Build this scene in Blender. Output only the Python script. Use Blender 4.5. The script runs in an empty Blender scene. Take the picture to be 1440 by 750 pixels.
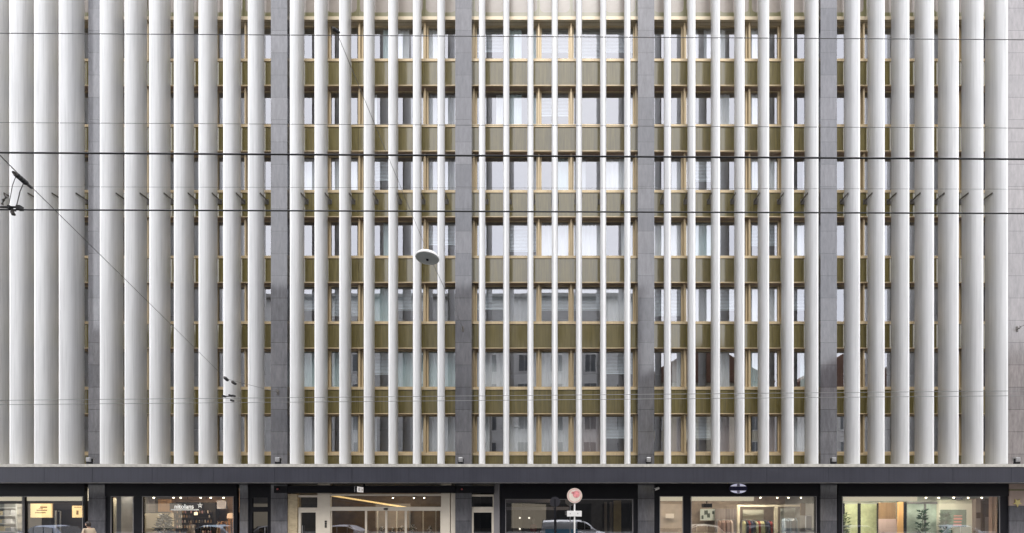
import bpy, bmesh, math, random
from mathutils import Vector

R = math.radians
rnd = random.Random(7)
scene = bpy.context.scene
COL = scene.collection

# ------------------------------------------------------------------ camera, sky, sun, exposure
EYE = 2.3
cam_d = bpy.data.cameras.new('camera')
cam = bpy.data.objects.new('camera', cam_d)
COL.objects.link(cam)
cam.location = (0, 0, EYE)
cam.rotation_euler = (R(90), 0, 0)
cam_d.sensor_width = 36.0
cam_d.lens = 16.0
cam_d.shift_x = -68 / 1440
cam_d.shift_y = 345 / 1440
cam_d.clip_start = 0.1
cam_d.clip_end = 2000
scene.camera = cam

SUN_EL, SUN_AZ = 62.0, 4.0      # behind the camera, a touch to the right, veiled by thin cloud
world = bpy.data.worlds.new('World')
scene.world = world
world.use_nodes = True
wn = world.node_tree
wn.nodes.clear()
w_out = wn.nodes.new('ShaderNodeOutputWorld')
w_bg = wn.nodes.new('ShaderNodeBackground')
w_sky = wn.nodes.new('ShaderNodeTexSky')
w_sky.sky_type = 'NISHITA'
w_sky.sun_disc = False
w_sky.sun_elevation = R(SUN_EL)
w_sky.sun_rotation = R(180 - SUN_AZ)
w_sky.dust_density = 2.0
w_tc = wn.nodes.new('ShaderNodeTexCoord')
w_nz = wn.nodes.new('ShaderNodeTexNoise')
w_nz.inputs['Scale'].default_value = 2.6
w_nz.inputs['Detail'].default_value = 5
w_rmp = wn.nodes.new('ShaderNodeMapRange')
w_rmp.inputs['From Min'].default_value = 0.3
w_rmp.inputs['From Max'].default_value = 0.7
w_rmp.inputs['To Min'].default_value = 0.66
w_rmp.inputs['To Max'].default_value = 0.97
w_mix = wn.nodes.new('ShaderNodeMixRGB')
w_mix.inputs['Color2'].default_value = (9.6, 9.6, 9.9, 1)
wn.links.new(w_tc.outputs['Generated'], w_nz.inputs['Vector'])
wn.links.new(w_nz.outputs['Fac'], w_rmp.inputs['Value'])
wn.links.new(w_rmp.outputs['Result'], w_mix.inputs['Fac'])
wn.links.new(w_sky.outputs['Color'], w_mix.inputs['Color1'])
wn.links.new(w_mix.outputs['Color'], w_bg.inputs['Color'])
w_bg.inputs['Strength'].default_value = 0.15
wn.links.new(w_bg.outputs['Background'], w_out.inputs['Surface'])

sun_d = bpy.data.lights.new('sun', 'SUN')
sun_d.energy = 1.5
sun_d.angle = R(24)
sun_d.color = (1.0, 0.97, 0.93)
sun = bpy.data.objects.new('sun', sun_d)
COL.objects.link(sun)
sun.rotation_euler = (R(90 - SUN_EL), 0, R(SUN_AZ))
sun.location = (0, -20, 60)

vs = scene.view_settings
vs.view_transform = 'Standard'
vs.look = 'None'
vs.exposure = 0.86
vs.gamma = 1.0
vs.use_curve_mapping = False
scene.cycles.max_bounces = 8
scene.cycles.diffuse_bounces = 2
scene.cycles.transparent_max_bounces = 12
scene.cycles.caustics_reflective = False
scene.cycles.caustics_refractive = False

F, PX, PY = 640.0, 788.0, 720.0


def X(px, y):
    return (px - PX) * y / F


def Z(py, y):
    return EYE + (PY - py) * y / F


# ------------------------------------------------------------------ helpers
class MB:
    """collects shapes in world coordinates; build() links them as one mesh object"""

    def __init__(self):
        self.v, self.f, self.mi = [], [], []

    def add(self, vs_, fs, mi=0):
        b = len(self.v)
        self.v += [tuple(p) for p in vs_]
        for q in fs:
            self.f.append([b + i for i in q])
            self.mi.append(mi)
        return self

    def box(self, x0, x1, y0, y1, z0, z1, mi=0):
        v = [(x, y, z) for z in (z0, z1) for y in (y0, y1) for x in (x0, x1)]
        return self.add(v, [(0, 2, 3, 1), (4, 5, 7, 6), (0, 1, 5, 4), (2, 6, 7, 3), (0, 4, 6, 2), (1, 3, 7, 5)], mi)

    def quad(self, a, b, c, d, mi=0):
        return self.add([a, b, c, d], [(0, 1, 2, 3)], mi)

    def tube(self, pts, r, n=8, mi=0, caps=True):
        pts = [Vector(p) for p in pts]
        rings = []
        for i, p in enumerate(pts):
            d = (pts[min(i + 1, len(pts) - 1)] - pts[max(i - 1, 0)]).normalized()
            up = Vector((0, 0, 1)) if abs(d.z) < 0.9 else Vector((1, 0, 0))
            a = d.cross(up).normalized()
            b = a.cross(d).normalized()
            rr = r[i] if isinstance(r, (list, tuple)) else r
            rings.append([p + (a * math.cos(t) + b * math.sin(t)) * rr for t in [2 * math.pi * k / n for k in range(n)]])
        return self.loft(rings, mi, caps)

    def loft(self, rings, mi=0, caps=True):
        n = len(rings[0])
        v = [p for r_ in rings for p in r_]
        fs = []
        for i in range(len(rings) - 1):
            for k in range(n):
                fs.append((i * n + k, i * n + (k + 1) % n, (i + 1) * n + (k + 1) % n, (i + 1) * n + k))
        if caps:
            fs.append(tuple(range(n - 1, -1, -1)))
            fs.append(tuple((len(rings) - 1) * n + k for k in range(n)))
        return self.add(v, fs, mi)

    def disc(self, c, r, ax='y', t=0.02, n=28, mi=0, rz=None):
        """flat drum, axis along ax, centre of front face at c, thickness t away from camera"""
        rz = rz or r
        rings = []
        for s in (0, t):
            ring = []
            for k in range(n):
                a = 2 * math.pi * k / n
                if ax == 'y':
                    ring.append((c[0] + r * math.cos(a), c[1] + s, c[2] + rz * math.sin(a)))
                elif ax == 'x':
                    ring.append((c[0] + s, c[1] + r * math.cos(a), c[2] + rz * math.sin(a)))
                else:
                    ring.append((c[0] + r * math.cos(a), c[1] + rz * math.sin(a), c[2] + s))
            rings.append(ring)
        return self.loft(rings, mi)

    def lathe(self, c, prof, n=24, mi=0):
        rings = [[(c[0] + r * math.cos(2 * math.pi * k / n), c[1] + r * math.sin(2 * math.pi * k / n), c[2] + z)
                  for k in range(n)] for r, z in prof]
        return self.loft(rings, mi)

    def prism(self, poly, y0, y1, mi=0):
        """polygon in (x,z) extruded along y"""
        n = len(poly)
        v = [(x, y0, z) for x, z in poly] + [(x, y1, z) for x, z in poly]
        fs = [tuple(range(n)), tuple(range(2 * n - 1, n - 1, -1))]
        fs += [(k, k + n, (k + 1) % n + n, (k + 1) % n) for k in range(n)]
        return self.add(v, fs, mi)


ORG = {}


def org(o):
    return ORG[o.name] if o is not None else Vector((0, 0, 0))


def link(o, parent, w):
    COL.objects.link(o)
    ORG[o.name] = Vector(w)
    if parent is not None:
        o.parent = parent
    o.location = Vector(w) - org(parent)


def mesh_of(name, mb, mats, origin, smooth=False):
    me = bpy.data.meshes.new(name)
    ox, oy, oz = origin
    me.from_pydata([(a - ox, b - oy, c - oz) for a, b, c in mb.v], [], mb.f)
    if not isinstance(mats, (list, tuple)):
        mats = [mats]
    for m in mats:
        me.materials.append(m)
    me.polygons.foreach_set('material_index', mb.mi)
    bm = bmesh.new()
    bm.from_mesh(me)
    bmesh.ops.recalc_face_normals(bm, faces=bm.faces)
    bm.to_mesh(me)
    bm.free()
    if smooth:
        me.polygons.foreach_set('use_smooth', [True] * len(me.polygons))
        me.set_sharp_from_angle(angle=R(smooth if smooth is not True else 40))
    me.update()
    return me


def obj(name, mb, mats, parent=None, origin=None, smooth=False, bevel=0):
    w = Vector(origin) if origin is not None else org(parent)
    o = bpy.data.objects.new(name, mesh_of(name, mb, mats, w, smooth))
    link(o, parent, w)
    if bevel:
        bv = o.modifiers.new('bevel', 'BEVEL')
        bv.width = bevel
        bv.segments = 2
        bv.limit_method = 'ANGLE'
        bv.angle_limit = R(40)
    return o


def share(name, me, parent, w):
    o = bpy.data.objects.new(name, me)
    link(o, parent, w)
    return o


def empty(name, w):
    o = bpy.data.objects.new(name, None)
    o.empty_display_size = 0.3
    link(o, None, w)
    return o


def tag(o, label=None, cat=None, group=None, kind=None):
    if label:
        o['label'] = label
    if cat:
        o['category'] = cat
    if group:
        o['group'] = group
    if kind:
        o['kind'] = kind
    return o


# ------------------------------------------------------------------ materials
def mat(name, col, rough=0.5, metal=0.0, ior=1.45, noise=0.0, nscale=3.0, stretch=(1, 1, 1), bump=0.0, emit=None, estr=0.0, rvar=0.0):
    m = bpy.data.materials.new(name)
    m.use_nodes = True
    nt = m.node_tree
    p = nt.nodes['Principled BSDF']
    p.inputs['Base Color'].default_value = (*col, 1)
    p.inputs['Roughness'].default_value = rough
    p.inputs['Metallic'].default_value = metal
    p.inputs['IOR'].default_value = ior
    if emit:
        p.inputs['Emission Color'].default_value = (*emit, 1)
        p.inputs['Emission Strength'].default_value = estr
    if noise or bump or rvar:
        g = nt.nodes.new('ShaderNodeNewGeometry')
        mp = nt.nodes.new('ShaderNodeMapping')
        mp.inputs['Scale'].default_value = stretch
        nz = nt.nodes.new('ShaderNodeTexNoise')
        nz.inputs['Scale'].default_value = nscale
        nz.inputs['Detail'].default_value = 6
        nz.inputs['Roughness'].default_value = 0.62
        nt.links.new(g.outputs['Position'], mp.inputs['Vector'])
        nt.links.new(mp.outputs['Vector'], nz.inputs['Vector'])
        if noise:
            mr = nt.nodes.new('ShaderNodeMapRange')
            mr.inputs['From Min'].default_value = 0.28
            mr.inputs['From Max'].default_value = 0.72
            mr.inputs['To Min'].default_value = 1 - noise
            mr.inputs['To Max'].default_value = 1 + noise
            mx = nt.nodes.new('ShaderNodeVectorMath')
            mx.operation = 'SCALE'
            mx.inputs[0].default_value = col
            nt.links.new(nz.outputs['Fac'], mr.inputs['Value'])
            nt.links.new(mr.outputs['Result'], mx.inputs['Scale'])
            nt.links.new(mx.outputs['Vector'], p.inputs['Base Color'])
        if rvar:
            mr2 = nt.nodes.new('ShaderNodeMapRange')
            mr2.inputs['From Min'].default_value = 0.3
            mr2.inputs['From Max'].default_value = 0.7
            mr2.inputs['To Min'].default_value = rough - rvar
            mr2.inputs['To Max'].default_value = rough + rvar
            nt.links.new(nz.outputs['Fac'], mr2.inputs['Value'])
            nt.links.new(mr2.outputs['Result'], p.inputs['Roughness'])
        if bump:
            b = nt.nodes.new('ShaderNodeBump')
            b.inputs['Strength'].default_value = bump
            b.inputs['Distance'].default_value = 0.02
            nt.links.new(nz.outputs['Fac'], b.inputs['Height'])
            nt.links.new(b.outputs['Normal'], p.inputs['Normal'])
    return m


def glass(name, base, tint, wav=0.0):
    m = bpy.data.materials.new(name)
    m.use_nodes = True
    nt = m.node_tree
    nt.nodes.clear()
    out = nt.nodes.new('ShaderNodeOutputMaterial')
    mx = nt.nodes.new('ShaderNodeMixShader')
    tr = nt.nodes.new('ShaderNodeBsdfTransparent')
    gl = nt.nodes.new('ShaderNodeBsdfGlossy')
    tr.inputs['Color'].default_value = (*tint, 1)
    gl.inputs['Roughness'].default_value = 0.0
    gl.inputs['Color'].default_value = (0.94, 0.95, 1.0, 1)
    fr = nt.nodes.new('ShaderNodeLayerWeight')
    fr.inputs['Blend'].default_value = 0.5
    pw = nt.nodes.new('ShaderNodeMath')
    pw.operation = 'POWER'
    pw.inputs[1].default_value = 5.0
    nt.links.new(fr.outputs['Facing'], pw.inputs[0])
    mr = nt.nodes.new('ShaderNodeMapRange')
    mr.inputs['From Min'].default_value = 0.0
    mr.inputs['From Max'].default_value = 1
    mr.inputs['To Min'].default_value = base
    mr.inputs['To Max'].default_value = 1
    nt.links.new(pw.outputs[0], mr.inputs['Value'])
    nt.links.new(mr.outputs['Result'], mx.inputs['Fac'])
    nt.links.new(tr.outputs['BSDF'], mx.inputs[1])
    nt.links.new(gl.outputs['BSDF'], mx.inputs[2])
    nt.links.new(mx.outputs['Shader'], out.inputs['Surface'])
    if wav:
        g = nt.nodes.new('ShaderNodeNewGeometry')
        nz = nt.nodes.new('ShaderNodeTexNoise')
        nz.inputs['Scale'].default_value = 0.55
        nz.inputs['Detail'].default_value = 1
        b = nt.nodes.new('ShaderNodeBump')
        b.inputs['Strength'].default_value = 1.0
        b.inputs['Distance'].default_value = wav
        nt.links.new(g.outputs['Position'], nz.inputs['Vector'])
        nt.links.new(nz.outputs['Fac'], b.inputs['Height'])
        nt.links.new(b.outputs['Normal'], gl.inputs['Normal'])
    return m


def stone(name, c1, c2, bw, bh, rough, ior, mortar=(0.03, 0.03, 0.03), off=0.5, zoff=0.0):
    """large sawn slabs with fine dark joints, polished"""
    m = mat(name, c1, rough, ior=ior)
    nt = m.node_tree
    p = nt.nodes['Principled BSDF']
    g = nt.nodes.new('ShaderNodeNewGeometry')
    sp = nt.nodes.new('ShaderNodeSeparateXYZ')
    cb = nt.nodes.new('ShaderNodeCombineXYZ')
    ad = nt.nodes.new('ShaderNodeMath')
    ad.operation = 'ADD'
    ad.inputs[1].default_value = zoff
    br = nt.nodes.new('ShaderNodeTexBrick')
    br.offset = off
    br.inputs['Scale'].default_value = 1.0
    br.inputs['Mortar Size'].default_value = 0.012
    br.inputs['Mortar Smooth'].default_value = 0.3
    br.inputs['Brick Width'].default_value = bw
    br.inputs['Row Height'].default_value = bh
    br.inputs['Color1'].default_value = (*c1, 1)
    br.inputs['Color2'].default_value = (*c2, 1)
    br.inputs['Mortar'].default_value = (*mortar, 1)
    br.inputs['Bias'].default_value = 0.0
    nt.links.new(g.outputs['Position'], sp.inputs['Vector'])
    nt.links.new(sp.outputs['X'], cb.inputs['X'])
    nt.links.new(sp.outputs['Z'], ad.inputs[0])
    nt.links.new(ad.outputs[0], cb.inputs['Y'])
    nt.links.new(cb.outputs['Vector'], br.inputs['Vector'])
    nz = nt.nodes.new('ShaderNodeTexNoise')
    nz.inputs['Scale'].default_value = 5
    nz.inputs['Detail'].default_value = 9
    nz.inputs['Roughness'].default_value = 0.7
    mp = nt.nodes.new('ShaderNodeMapping')
    mp.inputs['Scale'].default_value = (1.6, 1.0, 0.35)
    nt.links.new(g.outputs['Position'], mp.inputs['Vector'])
    nt.links.new(mp.outputs['Vector'], nz.inputs['Vector'])
    mr = nt.nodes.new('ShaderNodeMapRange')
    mr.inputs['From Min'].default_value = 0.25
    mr.inputs['From Max'].default_value = 0.75
    mr.inputs['To Min'].default_value = 0.62
    mr.inputs['To Max'].default_value = 1.38
    nt.links.new(nz.outputs['Fac'], mr.inputs['Value'])
    sc = nt.nodes.new('ShaderNodeVectorMath')
    sc.operation = 'SCALE'
    nt.links.new(br.outputs['Color'], sc.inputs[0])
    nt.links.new(mr.outputs['Result'], sc.inputs['Scale'])
    nt.links.new(sc.outputs['Vector'], p.inputs['Base Color'])
    return m


M = {}
M['fin'] = mat('fin_paint', (0.80, 0.80, 0.80), 0.42, noise=0.085, nscale=1.3, stretch=(2.6, 1.6, 0.14), rvar=0.06)
def weather(m, amount, streak):
    nt = m.node_tree
    p = nt.nodes['Principled BSDF']
    src = p.inputs['Base Color'].links[0].from_socket
    oi = nt.nodes.new('ShaderNodeObjectInfo')
    mr = nt.nodes.new('ShaderNodeMapRange')
    mr.inputs['To Min'].default_value = 1 - amount
    mr.inputs['To Max'].default_value = 1 + amount * 0.5
    nt.links.new(oi.outputs['Random'], mr.inputs['Value'])
    g = nt.nodes.new('ShaderNodeNewGeometry')
    mp = nt.nodes.new('ShaderNodeMapping')
    mp.inputs['Scale'].default_value = (9, 9, 0.22)
    nz = nt.nodes.new('ShaderNodeTexNoise')
    nz.inputs['Scale'].default_value = 1.6
    nz.inputs['Detail'].default_value = 7
    nt.links.new(g.outputs['Position'], mp.inputs['Vector'])
    nt.links.new(mp.outputs['Vector'], nz.inputs['Vector'])
    m2 = nt.nodes.new('ShaderNodeMapRange')
    m2.inputs['From Min'].default_value = 0.48
    m2.inputs['From Max'].default_value = 0.78
    m2.inputs['To Min'].default_value = 1.0
    m2.inputs['To Max'].default_value = 1 - streak
    nt.links.new(nz.outputs['Fac'], m2.inputs['Value'])
    mu = nt.nodes.new('ShaderNodeMath')
    mu.operation = 'MULTIPLY'
    nt.links.new(mr.outputs['Result'], mu.inputs[0])
    nt.links.new(m2.outputs['Result'], mu.inputs[1])
    sc = nt.nodes.new('ShaderNodeVectorMath')
    sc.operation = 'SCALE'
    nt.links.new(src, sc.inputs[0])
    nt.links.new(mu.outputs[0], sc.inputs['Scale'])
    nt.links.new(sc.outputs['Vector'], p.inputs['Base Color'])


weather(M['fin'], 0.06, 0.16)
M['stone'] = stone('dark_granite', (0.082, 0.082, 0.092), (0.135, 0.132, 0.142), 7.5, 1.1415, 0.09, 1.75, zoff=0.45)
M['endstone'] = stone('pinkish_stone', (0.20, 0.185, 0.185), (0.23, 0.21, 0.208), 1.9, 1.1415, 0.16, 1.8, (0.06, 0.055, 0.055), zoff=0.45)
M['spandrel'] = mat('olive_enamel', (0.140, 0.113, 0.036), 0.10, ior=1.80, noise=0.26, nscale=2.2, stretch=(5, 1, 0.35), rvar=0.05)
M['panel'] = mat('beige_panel', (0.32, 0.28, 0.245), 0.25, ior=1.5, noise=0.06)
M['olive'] = mat('olive_frame', (0.17, 0.155, 0.07), 0.3, ior=1.6)
M['gold'] = mat('gold_anodised', (0.60, 0.475, 0.295), 0.42, metal=0.12, noise=0.10, nscale=2.5, stretch=(1, 1, 0.4))
M['paleg'] = mat('pale_gold', (0.56, 0.47, 0.33), 0.4, metal=0.15, noise=0.08)
M['soffit'] = mat('brown_soffit', (0.33, 0.24, 0.185), 0.55, noise=0.12)
M['dark'] = mat('dark_interior', (0.05, 0.05, 0.052), 0.8)
M['office'] = mat('office_wall_paint', (0.32, 0.31, 0.30), 0.8, noise=0.1)
M['slab'] = mat('concrete_slab', (0.35, 0.34, 0.32), 0.85, noise=0.1)
M['glass'] = glass('solar_glass', 0.29, (0.90, 0.93, 0.94), 0.004)
M['shopglass'] = glass('shop_glass', 0.34, (0.86, 0.88, 0.87), 0.002)
M['darkglass'] = glass('tinted_glass', 0.2, (0.16, 0.17, 0.18), 0.002)
M['canopy'] = mat('canopy_metal', (0.043, 0.044, 0.058), 0.42, metal=0.2, noise=0.10, nscale=0.8, rvar=0.06)
weather(M['spandrel'], 0.12, 0.25)
weather(M['canopy'], 0.0, 0.25)
weather(M['gold'], 0.10, 0.18)
M['lip'] = mat('canopy_lip', (0.42, 0.405, 0.37), 0.6, noise=0.25, nscale=5)
M['black'] = mat('black_metal', (0.010, 0.010, 0.013), 0.45, ior=1.25, noise=0.1)
M['bracket'] = mat('bracket_steel', (0.12, 0.11, 0.10), 0.5, metal=0.3)
M['steel'] = mat('brushed_steel', (0.45, 0.45, 0.46), 0.35, metal=0.8)
M['white'] = mat('white_paint', (0.78, 0.77, 0.75), 0.4)
M['cream'] = mat('cream_paint', (0.62, 0.56, 0.47), 0.5, noise=0.06)
M['greyfr'] = mat('grey_post', (0.20, 0.19, 0.195), 0.45)
M['wire'] = mat('wire_metal', (0.05, 0.05, 0.052), 0.5, metal=0.3)
M['thinwire'] = mat('thin_wire', (0.20, 0.20, 0.20), 0.5, metal=0.4)
M['rubber'] = mat('tyre_rubber', (0.02, 0.02, 0.02), 0.8)
M['asphalt'] = mat('asphalt', (0.052, 0.052, 0.054), 0.85, noise=0.25, nscale=8, bump=0.3)
M['paving'] = stone('paving_slabs', (0.27, 0.265, 0.26), (0.31, 0.30, 0.295), 0.9, 0.6, 0.75, 1.45, (0.12, 0.12, 0.12))
M['kerb'] = mat('kerb_granite', (0.33, 0.32, 0.31), 0.75, noise=0.2, nscale=12)
M['skin'] = mat('skin', (0.52, 0.33, 0.24), 0.5)
M['hair'] = mat('dark_hair', (0.02, 0.014, 0.011), 0.5)
M['coat'] = mat('beige_coat', (0.50, 0.40, 0.29), 0.8, noise=0.08, nscale=9)
M['trouser'] = mat('navy_trousers', (0.03, 0.035, 0.055), 0.8)
CURT = [mat('curtain_' + n, c, 0.9, noise=0.08, nscale=4, stretch=(6, 1, 0.3)) for n, c in
        (('white', (0.84, 0.85, 0.86)), ('teal', (0.60, 0.74, 0.74)), ('grey', (0.55, 0.56, 0.58)), ('mauve', (0.46, 0.38, 0.37)))]
BLIND = mat('blind_slats', (0.72, 0.78, 0.82), 0.55, noise=0.05)

# ------------------------------------------------------------------ ground
YF, YB = 22.5, 23.67           # fin nose and tail
YP = 23.3                      # pillar face
YS = 23.75                     # spandrel face
YG = 24.08                     # office glass
CZ = 3.735                     # underside of the canopy
YSH = 23.45                    # shop glass

tag(obj('ground', MB().quad((-420, -420, -0.02), (420, -420, -0.02), (420, 420, -0.02), (-420, 420, -0.02)), M['asphalt']), kind='structure')
tag(obj('road', MB().quad((-160, 0.9, 0), (160, 0.9, 0), (160, 18.4, 0), (-160, 18.4, 0)), M['asphalt']), kind='structure')
tag(obj('pavement', MB().box(-160, 160, 18.6, 23.4, -0.01, 0.12), M['paving']), kind='structure')
tag(obj('near_pavement', MB().box(-160, 160, -3.4, 0.7, -0.01, 0.12), M['paving']), kind='structure')
tag(obj('kerb', MB().box(-160, 160, 18.4, 18.597, -0.01, 0.125).box(-160, 160, 0.703, 0.9, -0.01, 0.125), M['kerb']), kind='structure')
rails = MB()
for yy in (4.0, 5.0, 11.4, 12.4):
    rails.box(-160, 160, yy - 0.035, yy + 0.035, 0.0, 0.006)
tag(obj('tram_rails', rails, M['steel']), kind='structure')
mk = MB()
for k in range(-20, 21):
    mk.box(k * 6, k * 6 + 3, 15.35, 15.47, 0.0, 0.004)
tag(obj('road_markings', mk, M['white']), kind='structure')

# ------------------------------------------------------------------ the office building
bld = tag(empty('office_building', (0, YP, 0)),
          'seven storey office block behind tall white vertical fins with olive bands and shops below', 'building')
PIL = [-23.75, -14.40, -4.96, 4.39, 13.74]
PW = 0.42
ENDX = 22.93
XL = -34.0
BAYS = [(XL, PIL[0] - PW)] + [(PIL[i] + PW, PIL[i + 1] - PW) for i in range(4)] + [(PIL[4] + PW, ENDX)]
ZB = [7.395 + 3.4245 * i for i in range(-1, 8)]        # ZB[1] = head of the lowest storey in view
ZTOP = 33.2
ZF0 = 4.662                                            # fins stand here

# stone pillars
for i, px in enumerate(PIL):
    mb = MB().box(px - PW, px + PW, YP, YSH + 0.15, 0.12, CZ).box(px - PW, px + PW, YP, YG + 0.4, 4.66, ZTOP)
    obj('pillar', mb, M['stone'], bld, (px, YP, 0.12))
obj('end_wall', MB().box(ENDX, 30.5, YP, YG + 0.6, 4.66, ZTOP), M['endstone'], bld, (ENDX, YP, 4.66))
obj('end_wall_base', MB().box(ENDX + 0.06, 30.5, YP, YP + 0.12, 0.12, 2.62), M['stone'], bld, (ENDX, YP, 0.12))
eb = MB().box(ENDX + 0.06, 30.5, YP, YP + 0.12, 2.62, 3.38).box(ENDX + 0.06, 30.5, YP, YP + 0.12, 3.46, CZ)
obj('end_wall_panel', eb, mat('peach_panel', (0.42, 0.32, 0.27), 0.5, noise=0.1), bld, (ENDX, YP, 2.62))
obj('panel_trim', MB().box(ENDX + 0.06, 30.5, YP - 0.02, YP + 0.12, 3.38, 3.46), M['olive'], bld, (ENDX, YP, 3.38))

# body: back wall, slabs, roof, left end
obj('office_back_wall', MB().box(XL, 30.5, 28.4, 28.7, 0.12, ZTOP), M['office'], bld)
for i, zb in enumerate(ZB):
    if i == 0:
        continue
    obj('floor_slab', MB().box(XL, ENDX, YS + 0.12, 28.4, zb + 0.03, zb + 1.22), M['slab'], bld, (0, YP, zb))
obj('side_wall', MB().box(XL - 0.3, XL, YS, 40, 0.12, ZTOP).box(30.5, 30.8, YP, 40, 0.12, ZTOP), M['endstone'], bld)
obj('roof', MB().box(XL - 0.3, 30.8, YS + 0.1, 40, ZTOP, ZTOP + 0.4), M['slab'], bld, (0, YP, ZTOP))
part_walls = MB()
for px in PIL:
    part_walls.box(px - 0.12, px + 0.12, YG + 0.4, 28.4, 0.12, ZTOP)
obj('partition', part_walls, M['office'], bld)

# spandrel bands with sill rails, one per bay and storey
NMOD = 5
for bi, (x0, x1) in enumerate(BAYS):
    n = NMOD if bi else 6
    w = (x1 - x0) / n
    for si, zb in enumerate(ZB):
        top = si == len(ZB) - 2
        z0 = zb if si else 4.665
        if si == 8:
            continue
        mb = MB()
        rail = MB()
        z1 = zb + 1.27
        if top:
            # the uppermost band in view: pale panels set in olive frames on a light ledge
            for k in range(n):
                a, b = x0 + k * w + 0.004, x0 + (k + 1) * w - 0.004
                mb.box(a, b, YS + 0.03, YS + 0.1, z0 + 0.18, z0 + 3.3, 1)
                e = 0.07
                c = 0.22
                out = [(a, z0 + 0.18), (b, z0 + 0.18), (b, z0 + 3.3), (a, z0 + 3.3)]
                mb.box(a, b, YS, YS + 0.03, z0 + 0.18, z0 + 0.42, 2)
                mb.box(a, a + e, YS, YS + 0.03, z0 + 0.42, z0 + 3.3, 2)
                mb.box(b - e, b, YS, YS + 0.03, z0 + 0.42, z0 + 3.3, 2)
                for xa, s in ((a + e, 1), (b - e, -1)):
                    tri = [(xa, z0 + 0.42), (xa + s * c, z0 + 0.42), (xa + s * c * 0.3, z0 + 0.42 + c * 0.3), (xa, z0 + 0.42 + c)]
                    if s < 0:
                        tri = tri[::-1]
                    mb.prism(tri, YS, YS + 0.03, 2)
            mb.box(x0, x1, YS + 0.1, YS + 0.12, z0, z0 + 3.3, 0)
            sp = obj('spandrel', mb, [M['spandrel'], M['panel'], M['olive']], bld, (x0, YS, z0))
            rail.box(x0, x1, YS - 0.04, YG, z0, z0 + 0.175)
            obj('ledge', rail, M['paleg'], sp, (x0, YS, z0))
            continue
        for k in range(n):
            mb.box(x0 + k * w + 0.004, x0 + (k + 1) * w - 0.004, YS, YS + 0.06, z0 + 0.05, z1)
        mb.box(x0, x1, YS + 0.062, YS + 0.12, z0 + 0.01, z1)
        sp = obj('spandrel', mb, M['spandrel'], bld, (x0, YS, z0))
        rail.box(x0, x1, YS - 0.03, YG - 0.06, z1 + 0.003, z1 + 0.14)
        obj('sill', rail, M['gold'], sp, (x0, YS, z1))
        if si:
            obj('drip_edge', MB().box(x0, x1, YS - 0.025, YS + 0.05, z0, z0 + 0.045), M['gold'], sp, (x0, YS, z0))
            obj('soffit', MB().box(x0, x1, YS + 0.052, YG + 0.1, z0 + 0.002, z0 + 0.028), M['soffit'], sp, (x0, YS, z0))


# windows: gold frame with a deep mullion on its left jamb, pane, and what hangs behind it
def frame_mb(xa, xb, za, zb_, mb, last):
    mb.box(xa - 0.042, xa + 0.042, YS + 0.11, YG - 0.065, za, zb_ - 0.004)          # deep mullion
    mb.box(xa + 0.05, xa + 0.14, YG - 0.06, YG + 0.04, za, zb_)
    mb.box(xb - 0.14, xb - 0.05, YG - 0.06, YG + 0.04, za, zb_)
    mb.box(xa + 0.14, xb - 0.14, YG - 0.06, YG + 0.04, za - 0.02, za + 0.10)
    mb.box(xa + 0.14, xb - 0.14, YG - 0.05, YG + 0.04, zb_ - 0.035, zb_)
    if last:
        mb.box(xb - 0.042, xb + 0.042, YS + 0.11, YG - 0.065, za, zb_ - 0.004)
    return mb


def pane_mb(xa, xb, za, zb_, mb):
    return mb.quad((xa + 0.13, YG, za + 0.08), (xb - 0.13, YG, za + 0.08), (xb - 0.13, YG, zb_ - 0.03), (xa + 0.13, YG, zb_ - 0.03))


def curtain_mb(xa, xb, za, zb_, mb, y=YG + 0.13):
    n = max(6, int((xb - xa) / 0.045))
    ph = rnd.random() * 6
    top, bot = [], []
    for i in range(n + 1):
        x = xa + (xb - xa) * i / n
        d = 0.035 * math.sin(i * 1.15 + ph) + 0.02 * math.sin(i * 0.37 + ph * 2)
        top.append((x, y + d * 0.5, zb_))
        bot.append((x, y + d, za))
    for i in range(n):
        mb.quad(bot[i], bot[i + 1], top[i + 1], top[i])
    return mb


def blind_mb(xa, xb, za, zb_, mb, y=YG + 0.09):
    n = int((zb_ - za) / 0.075)
    for i in range(n):
        z = zb_ - 0.075 * (i + 1)
        mb.quad((xa, y, z), (xb, y, z), (xb, y + 0.035, z + 0.062), (xa, y + 0.035, z + 0.062))
    mb.box(xa, xb, y - 0.01, y + 0.04, za - 0.03, za)
    return mb


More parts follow.
